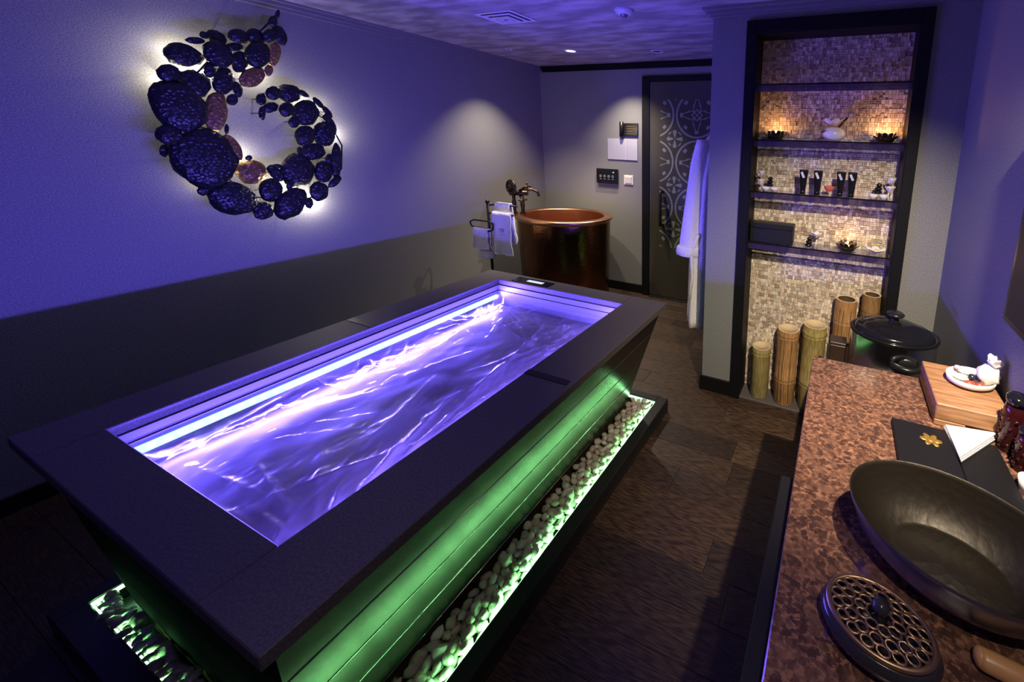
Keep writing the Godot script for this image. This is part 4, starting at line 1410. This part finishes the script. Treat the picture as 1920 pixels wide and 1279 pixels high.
	# bamboo stumps: x, radius, height, tone, nodes, label
	for b in [[-0.398, 0.060, 0.345, 0, [0.31], "shortest pale green bamboo stump in the niche"], [-0.235, 0.066, 0.500, 1, [0.165, 0.46], "cracked orange brown bamboo stump second in the row of rising heights"], [-0.078, 0.069, 0.560, 2, [0.17, 0.50], "green bamboo stump with a dark band under its top"], [0.083, 0.061, 0.755, 3, [0.38, 0.62], "tall hollow brown bamboo stump beside the steel cooker"], [0.216, 0.050, 0.805, 4, [0.40, 0.70], "tallest dark brown bamboo stump behind the steel cooker"]]:
		var r: float = b[1]
		var h: float = b[2]
		t = thing("bamboo_stump", b[5], "bamboo stump", Vector3(b[0], 0.0145, NF - 0.072))
		var prof := [Vector2(0, 0), Vector2(r * 0.96, 0), Vector2(r, 0.004)]
		var cuts := []
		for nd in b[4]:
			for q in [[-0.014, 1.0], [-0.004, 1.05], [0.0, 0.985], [0.004, 1.05], [0.014, 1.0]]:
				cuts.append(Vector2(r * q[1], nd + q[0]))
		prof.append_array(cuts)
		prof.append(Vector2(r * 0.985, h))
		s = ST()
		lathe(s, prof, 28)
		obj("culm", s, M["bamboo_%d" % b[3]], t)
		s = ST()
		lathe(s, [Vector2(r * 0.985, h), Vector2(r * 0.80, h + 0.001), Vector2(r * 0.78, h - 0.05), Vector2(0, h - 0.05)] if b[3] >= 3 else [Vector2(r * 0.985, h), Vector2(r * 0.80, h + 0.002), Vector2(r * 0.78, h - 0.006), Vector2(0, h - 0.006)], 28)
		obj("cut_rim", s, M.bamboo_cut, t)
		if b[3] >= 3:
			s = ST()
			lathe(s, [Vector2(r * 0.775, h - 0.002), Vector2(r * 0.77, h - 0.048), Vector2(0, h - 0.048)], 24)
			obj("hollow", s, M.bamboo_crack_and_shade, t)  # dark lining: the shade inside the hollow is put into its colour
		if b[3] in [1, 3]:
			for a in [1.05, 1.75, 2.1]:
				s = ST()
				tube(s, [Vector3(cos(a) * r, 0.02, sin(a) * r), Vector3(cos(a + 0.03) * r, h * 0.4, sin(a + 0.03) * r), Vector3(cos(a) * r, h * 0.93, sin(a) * r)], 0.002, 0.002, 5)
				obj("crack", s, M.bamboo_crack_and_shade, t)

# ---------------------------------------------------------------- worktop and what stands on it
func build_worktop() -> void:
	var t := thing("worktop", "brown veined marble worktop along the right wall", "worktop", Vector3(0, WT, 0))
	var s := ST(false)
	bx(s, Vector3(-0.046, -0.03, -1.412), Vector3(WR - 0.002, 0, 1.0), 0.003)
	obj("marble_slab", s, M.marble, t)
	t = thing("worktop_cabinet", "black cabinet under the marble worktop with protruding door fronts", "cabinet", Vector3(0, 0, 0))
	s = ST(false)
	bx(s, Vector3(0.0, 0.0, -1.39), Vector3(WR - 0.016, WT - 0.031, 0.98), 0.003)
	obj("cabinet_body", s, M.black_leather, t)
	var z := -0.862
	for k in 3:
		s = ST(false)
		bx(s, Vector3(-0.080, 0.05, z), Vector3(-0.001, WT - 0.034, z + 0.58), 0.003)
		obj("cabinet_door", s, M.black_leather, t)
		z += 0.585

	# cooker behind the worktop
	t = thing("low_stand", "low black stand behind the worktop carrying the steel cooker", "stand", Vector3(0.26, 0, -1.79))
	s = ST(false)
	bx(s, Vector3(-0.26, 0.545, -0.27), Vector3(0.25, 0.58, 0.27), 0.004)
	obj("stand_top", s, M.dark_wood, t)
	for q in [[-0.24, -0.25], [0.23, -0.25], [-0.24, 0.25], [0.23, 0.25]]:
		s = ST(false)
		bb(s, Vector3(q[0], 0.2725, q[1]), Vector3(0.035, 0.545, 0.035), 0.003)
		obj("leg", s, M.dark_wood, t)
	t = thing("small_wooden_box", "small dark wooden box beside the steel cooker on the low stand", "box", Vector3(0.052, 0.58, -1.90))
	s = ST(false)
	bb(s, Vector3(0, 0.048, 0), Vector3(0.075, 0.096, 0.075), 0.004)
	obj("box_body", s, M.dark_wood, t)
	s = ST(false)
	bb(s, Vector3(0, 0.104, 0), Vector3(0.079, 0.014, 0.079), 0.003)
	obj("box_lid", s, M.dark_wood, t)
	build_cooker()

	# wooden serving block
	t = thing("wooden_block", "light wooden serving block with a slot, carrying the fruit saucer", "wooden block", Vector3(0.412, WT, -1.289))
	s = ST(false)
	bb(s, Vector3(0, 0.044, 0), Vector3(0.19, 0.052, 0.238), 0.003)
	obj("upper_board", s, M.box_wood, t)
	s = ST(false)
	bb(s, Vector3(-0.055, 0.009, 0), Vector3(0.08, 0.018, 0.238), 0.002)
	bb(s, Vector3(0.04, 0.007, -0.002), Vector3(0.11, 0.014, 0.232), 0.002)
	obj("lower_board", s, M.box_wood, t)
	build_saucer()

	# red glass jars
	jar(Vector3(0.490, WT, -1.138), 0.027, 0.165, "dark red hobnail glass jar beside the wooden block")
	jar(Vector3(0.496, WT, -1.070), 0.022, 0.12, "short dark red hobnail glass jar behind the black bowl")

	# folder with a gold emblem
	t = thing("black_folder", "open black folder with a gold flower emblem on its cover", "folder", Vector3(0.2, WT, -1.135))
	s = ST(false)
	bx(s, Vector3(0, 0, 0), Vector3(0.146, 0.014, 0.235), 0.002)
	obj("front_cover", s, M.black_leather, t)
	s = ST(false)
	bx(s, Vector3(0.150, 0, 0.004), Vector3(0.262, 0.008, 0.235), 0.002)
	obj("back_cover", s, M.black_leather, t)
	s = ST()
	for k in 6:
		var a := TAU * k / 6.0
		blob(s, Vector3(0.092 + 0.016 * cos(a), 0.0142, 0.058 + 0.013 * sin(a)), Basis(Vector3.UP, -a) * Basis.from_scale(Vector3(0.013, 0.0012, 0.008)), 0.0, 0, 5, 8)
	blob(s, Vector3(0.092, 0.0145, 0.058), Basis.from_scale(Vector3(0.010, 0.0016, 0.009)), 0.0, 0, 5, 8)
	obj("gold_emblem", s, M.gold, t)
	# napkin
	s = ST(false)
	var a := Vector3(0.335, WT + 0.0145, -1.145)
	var b := Vector3(0.478, WT + 0.009, -1.168)
	var c := Vector3(0.349, WT + 0.0145, -1.018)
	for lay in 3:
		var up := Vector3(0, 0.004 * lay, 0)
		var inset := Vector3(0.002 * lay, 0, 0.001 * lay)
		hexa_tri(s, a + up + inset, b + up - inset, c + up - inset, 0.0035)
	tag(obj("folded_napkin", s, M.paper), "white napkin folded into a triangle on the black folder", "napkin")
	t = thing("tealight_cup", "small white porcelain cup behind the black bowl", "cup", Vector3(0.487, WT, -1.0))
	s = ST()
	lathe(s, [Vector2(0, 0), Vector2(0.020, 0), Vector2(0.026, 0.03), Vector2(0.023, 0.03), Vector2(0.018, 0.006), Vector2(0, 0.006)], 24)
	obj("cup_body", s, M.porcelain, t)

	build_bowl()
	build_burner()
	t = thing("wooden_striker", "polished wooden striker lying beside the black bowl", "striker", Vector3(0.29, WT, -0.575))
	s = ST()
	var tip := Vector3(-0.018, 0.016, -0.012)
	tube(s, [tip, tip + Vector3(0.006, 0, 0.001), tip + Vector3(0.02, 0, 0.002), tip + Vector3(0.22, 0.0, 0.02)], 0.0145, 0.0155, 14)
	blob(s, tip, Basis.from_scale(Vector3(0.010, 0.0143, 0.0143)))
	obj("striker_rod", s, M.striker_wood, t)

func hexa_tri(s: SurfaceTool, a: Vector3, b: Vector3, c: Vector3, h: float) -> void:
	var u := Vector3(0, h, 0)
	var m := (a + b + c) / 3.0
	tri(s, a + u, b + u, c + u, Vector3.UP)
	tri(s, a, b, c, Vector3.DOWN)
	quad(s, a, b, b + u, a + u, (a + b) / 2.0 - m)
	quad(s, b, c, c + u, b + u, (b + c) / 2.0 - m)
	quad(s, c, a, a + u, c + u, (c + a) / 2.0 - m)

func build_cooker() -> void:
	var r := 0.186
	var t := thing("steel_cooker", "round steel cooker with a black lid and side handle", "cooker", Vector3(0.28, 0.58, -1.82))
	var s := ST()
	lathe(s, [Vector2(0, 0.0), Vector2(r * 0.93, 0.0), Vector2(r * 0.98, 0.012), Vector2(r * 0.98, 0.230)], 64, Vector3.ZERO, 1.0, 0.74)
	obj("pot_body", s, M.steel, t)
	s = ST()
	lathe(s, [Vector2(r * 0.975, 0.228), Vector2(r * 1.0, 0.231), Vector2(r * 1.01, 0.237), Vector2(r * 1.0, 0.243), Vector2(r * 0.93, 0.244), Vector2(r * 0.90, 0.238)], 64, Vector3.ZERO, 1.0, 0.74)
	obj("rim", s, M.black_gloss, t)
	s = ST()
	lathe(s, [Vector2(r * 0.91, 0.238), Vector2(r * 0.88, 0.252), Vector2(r * 0.80, 0.262), Vector2(r * 0.74, 0.260), Vector2(r * 0.66, 0.272), Vector2(r * 0.4, 0.290), Vector2(r * 0.15, 0.297), Vector2(0, 0.298)], 64, Vector3.ZERO, 1.0, 0.74)
	var lid := obj("lid", s, M.black_gloss, t)
	s = ST()
	lathe(s, [Vector2(0, 0.290), Vector2(0.020, 0.290), Vector2(0.016, 0.300), Vector2(0.014, 0.314), Vector2(0.034, 0.320), Vector2(0.038, 0.327), Vector2(0.030, 0.334), Vector2(0, 0.335)], 24)
	obj("lid_knob", s, M.black_plastic, lid)
	# side handles
	for sgn in [1.0, -1.0]:
		s = ST()
		var pts := []
		for k in 9:
			var a: float = PI / 2.0 * sgn - 0.25 + lerpf(-0.33, 0.33, k / 8.0)
			var out := 0.012 + 0.038 * sin(PI * k / 8.0)
			pts.append(Vector3(cos(a) * (r * 0.96 + out), 0.160, sin(a) * (r * 0.71 + out)))
		tube(s, pts, 0.011, 0.011, 10)
		obj("side_handle", s, M.black_plastic, t)
		s = ST()
		var a0: float = PI / 2.0 * sgn - 0.25
		blob(s, Vector3(cos(a0) * r * 0.96, 0.160, sin(a0) * r * 0.71), Basis.from_scale(Vector3(0.045, 0.026, 0.010)))
		obj("handle_plate", s, M.black_plastic, t)

func build_saucer() -> void:
	var c := Vector3(0.437, WT + 0.0705, -1.318)
	var t := thing("fruit_saucer", "small oval white saucer on the wooden block", "saucer", c)
	var s := ST()
	lathe(s, [Vector2(0, 0), Vector2(0.72, 0.0), Vector2(0.95, 0.010), Vector2(1.0, 0.026), Vector2(0.95, 0.027), Vector2(0.88, 0.014), Vector2(0.5, 0.006), Vector2(0, 0.006)], 40, Vector3.ZERO, 0.072, 0.055, 0.25)
	obj("dish", s, M.porcelain, t)
	for q in [["cucumber_slice", "pale green slice on the fruit saucer", Vector3(-0.026, 0.017, 0.0), Vector3(0.024, 0.006, 0.018), "white_petal"], ["fruit_slice", "white slice at the back of the fruit saucer", Vector3(-0.008, 0.024, -0.026), Vector3(0.022, 0.006, 0.014), "white_petal"], ["strawberry_slice", "red fruit slice at the front of the saucer", Vector3(-0.008, 0.016, 0.026), Vector3(0.016, 0.007, 0.010), "red_fruit"], ["strawberry_slice", "red fruit slice beside the dark berries", Vector3(0.018, 0.017, 0.030), Vector3(0.014, 0.008, 0.010), "red_fruit"], ["dark_berry", "dark blue berry beside the pale green slice", Vector3(0.0, 0.026, 0.008), Vector3(0.011, 0.011, 0.011), "blue_berry"], ["dark_berry", "dark blue berry leaning on the white shell", Vector3(0.020, 0.027, 0.006), Vector3(0.012, 0.012, 0.012), "blue_berry"], ["pink_blossom", "tiny pink blossom on the far rim of the saucer", Vector3(-0.030, 0.030, -0.032), Vector3(0.011, 0.007, 0.009), "pink_petal"]]:
		s = ST()
		blob(s, Vector3.ZERO, Basis.from_scale(q[3]), 0.12, 70, 8, 12)
		var o := obj(q[0], s, M[q[4]])
		o.position = c + q[2]
		tag(o, q[1], "berry" if q[0] == "dark_berry" else ("flower" if q[0] == "pink_blossom" else "fruit slice"), "food on the saucer")
	# frilled white shell
	t = thing("white_shell", "frilled white shell standing on the fruit saucer", "shell", c + Vector3(0.044, 0.016, 0.002))
	s = ST()
	blob(s, Vector3(0.0, 0.028, 0), Basis(Vector3.BACK, -0.5) * Basis.from_scale(Vector3(0.030, 0.036, 0.027)), 0.4, 81, 12, 16)
	obj("shell_body", s, M.white_petal, t)
	for k in 7:
		s = ST()
		petal(s, Vector3(0.012, 0.052, 0), TAU * k / 7.0 + 0.3 * (k % 2), 0.030 + 0.006 * (k % 3), 0.013, 0.8 + 0.25 * (k % 2), 0.003)
		obj("frill", s, M.white_petal, t)

func jar(at: Vector3, r: float, h: float, label: String) -> void:
	var t := thing("glass_jar", label, "jar", at)
	var s := ST()
	lathe(s, [Vector2(0, 0), Vector2(r * 0.86, 0), Vector2(r, 0.01), Vector2(r, h * 0.70), Vector2(r * 0.86, h * 0.82), Vector2(r * 0.7, h * 0.86)], 28)
	obj("jar_body", s, M.dark_red, t)
	s = ST()
	lathe(s, [Vector2(r * 0.72, h * 0.85), Vector2(r * 0.95, h * 0.87), Vector2(r * 0.98, h * 0.95), Vector2(r * 0.7, h), Vector2(0, h)], 24)
	obj("jar_lid", s, M.black_gloss, t)
	for i in 4:
		for k in 9:
			var a := TAU * (k + 0.5 * (i % 2)) / 9.0
			s = ST()
			blob(s, Vector3(cos(a) * r, h * (0.16 + 0.15 * i), sin(a) * r), Basis.from_scale(Vector3.ONE * r * 0.20), 0.0, 0, 5, 8)
			obj("hobnail", s, M.dark_red, t)

const BOWL_TURN := 0.22     # long axis of the oval bowl and burner

func build_bowl() -> void:
	var t := thing("black_bowl", "large shallow black metal bowl with a hammered inside on the worktop", "bowl", Vector3(0.259, WT, -0.72))
	var s := ST()
	lathe(s, [Vector2(0, 0.004), Vector2(0.40, 0.002), Vector2(0.44, 0.0), Vector2(0.50, 0.004), Vector2(0.72, 0.022), Vector2(0.90, 0.058), Vector2(0.985, 0.100), Vector2(1.0, 0.109), Vector2(0.995, 0.1115)], 72, Vector3.ZERO, 0.191, 0.129, -BOWL_TURN)
	obj("outer_shell", s, M.bowl_outside, t)
	s = ST()
	lathe(s, [Vector2(0.995, 0.1115), Vector2(0.985, 0.111), Vector2(0.965, 0.104), Vector2(0.87, 0.064), Vector2(0.70, 0.034), Vector2(0.56, 0.022), Vector2(0.53, 0.0195), Vector2(0.50, 0.022), Vector2(0, 0.020)], 72, Vector3.ZERO, 0.191, 0.129, -BOWL_TURN)
	obj("inner_shell", s, M.bowl_metal, t)

func build_burner() -> void:
	var t := thing("incense_burner", "dark incense burner with a pierced bronze lid on the worktop", "incense burner", Vector3(0.120, WT, -0.556))
	var sx := 0.084
	var sz := 0.055
	var s := ST()
	lathe(s, [Vector2(0, 0), Vector2(0.62, 0.0), Vector2(0.80, 0.006), Vector2(1.05, 0.022), Vector2(1.09, 0.034), Vector2(1.02, 0.046), Vector2(0.96, 0.048), Vector2(0.94, 0.040), Vector2(0.80, 0.020), Vector2(0, 0.016)], 56, Vector3.ZERO, sx, sz, -BOWL_TURN)
	obj("burner_body", s, M.burner_body, t)
	# pierced lid: plate with openings between ribs
	s = ST()
	lathe(s, [Vector2(0.90, 0.047), Vector2(1.0, 0.048), Vector2(1.0, 0.053), Vector2(0.93, 0.056), Vector2(0.88, 0.053), Vector2(0.90, 0.047)], 56, Vector3.ZERO, sx, sz, -BOWL_TURN)
	var lid := obj("lid_rim", s, M.burner_metal, t)
	s = ST()
	var warp := func(p: Vector2) -> Vector3:
		return Vector3(p.x * sx, 0.052 + 0.008 * (1.0 - p.length_squared()), p.y * sz).rotated(Vector3.UP, -BOWL_TURN)
	for ringr in [[0.34, 10], [0.60, 14], [0.78, 18]]:
		var cnt: int = ringr[1]
		for k in cnt:
			var a := TAU * (k + (0.5 if cnt == 14 else 0.0)) / cnt
			var pts := []
			var rx: float = 0.115 if cnt != 18 else 0.11
			for i in 10:
				var q := Vector2(rx * cos(TAU * i / 10.0), 0.115 * sin(TAU * i / 10.0)).rotated(a)
				pts.append(warp.call(Vector2.from_angle(a) * float(ringr[0]) + q))
			tube(s, pts, 0.0024, 0.0024, 5, true)
	obj("fretwork", s, M.burner_metal, lid)
	s = ST()
	lathe(s, [Vector2(0, 0.058), Vector2(0.012, 0.058), Vector2(0.007, 0.064), Vector2(0.007, 0.070), Vector2(0.013, 0.075), Vector2(0.012, 0.084), Vector2(0.0, 0.088)], 20)
	obj("lid_knob", s, M.burner_body, lid)

# ----------------------------------------------------------------
func _ready() -> void:
	# camera: shifted lens, solved from the picture's vanishing points
	var cam := Camera3D.new()
	cam.name = "camera"
	cam.projection = Camera3D.PROJECTION_FRUSTUM
	cam.near = 0.05
	cam.far = 60.0
	var f := 713.826
	cam.size = 1279.0 / f * cam.near
	cam.frustum_offset = Vector2((960.0 - 1322.17) / f, (400.94 - 639.5) / f) * cam.near
	cam.position = Vector3(0, 1.65, 0)
	cam.basis = Basis(Vector3.UP, deg_to_rad(19.774)) * Basis(Vector3.RIGHT, deg_to_rad(-10.777)) * Basis(Vector3.BACK, deg_to_rad(1.790))
	add_child(cam)
	cam.current = true
	var env := Environment.new()
	env.background_mode = Environment.BG_COLOR
	env.background_color = Color.BLACK
	env.tonemap_mode = Environment.TONE_MAPPER_LINEAR
	env.tonemap_exposure = 1.0
	env.sdfgi_enabled = true
	env.ssao_enabled = true
	env.ssil_enabled = true
	var we := WorldEnvironment.new()
	we.name = "world_environment"
	we.environment = env
	add_child(we)

	make_materials()
	build_room()
	build_door()
	build_tray()
	build_bed()
	build_film()
	build_sculpture()
	build_bath()
	build_robe()
	build_worktop()
	build_niche_things()
	build_wall_devices()
	build_ceiling_things()
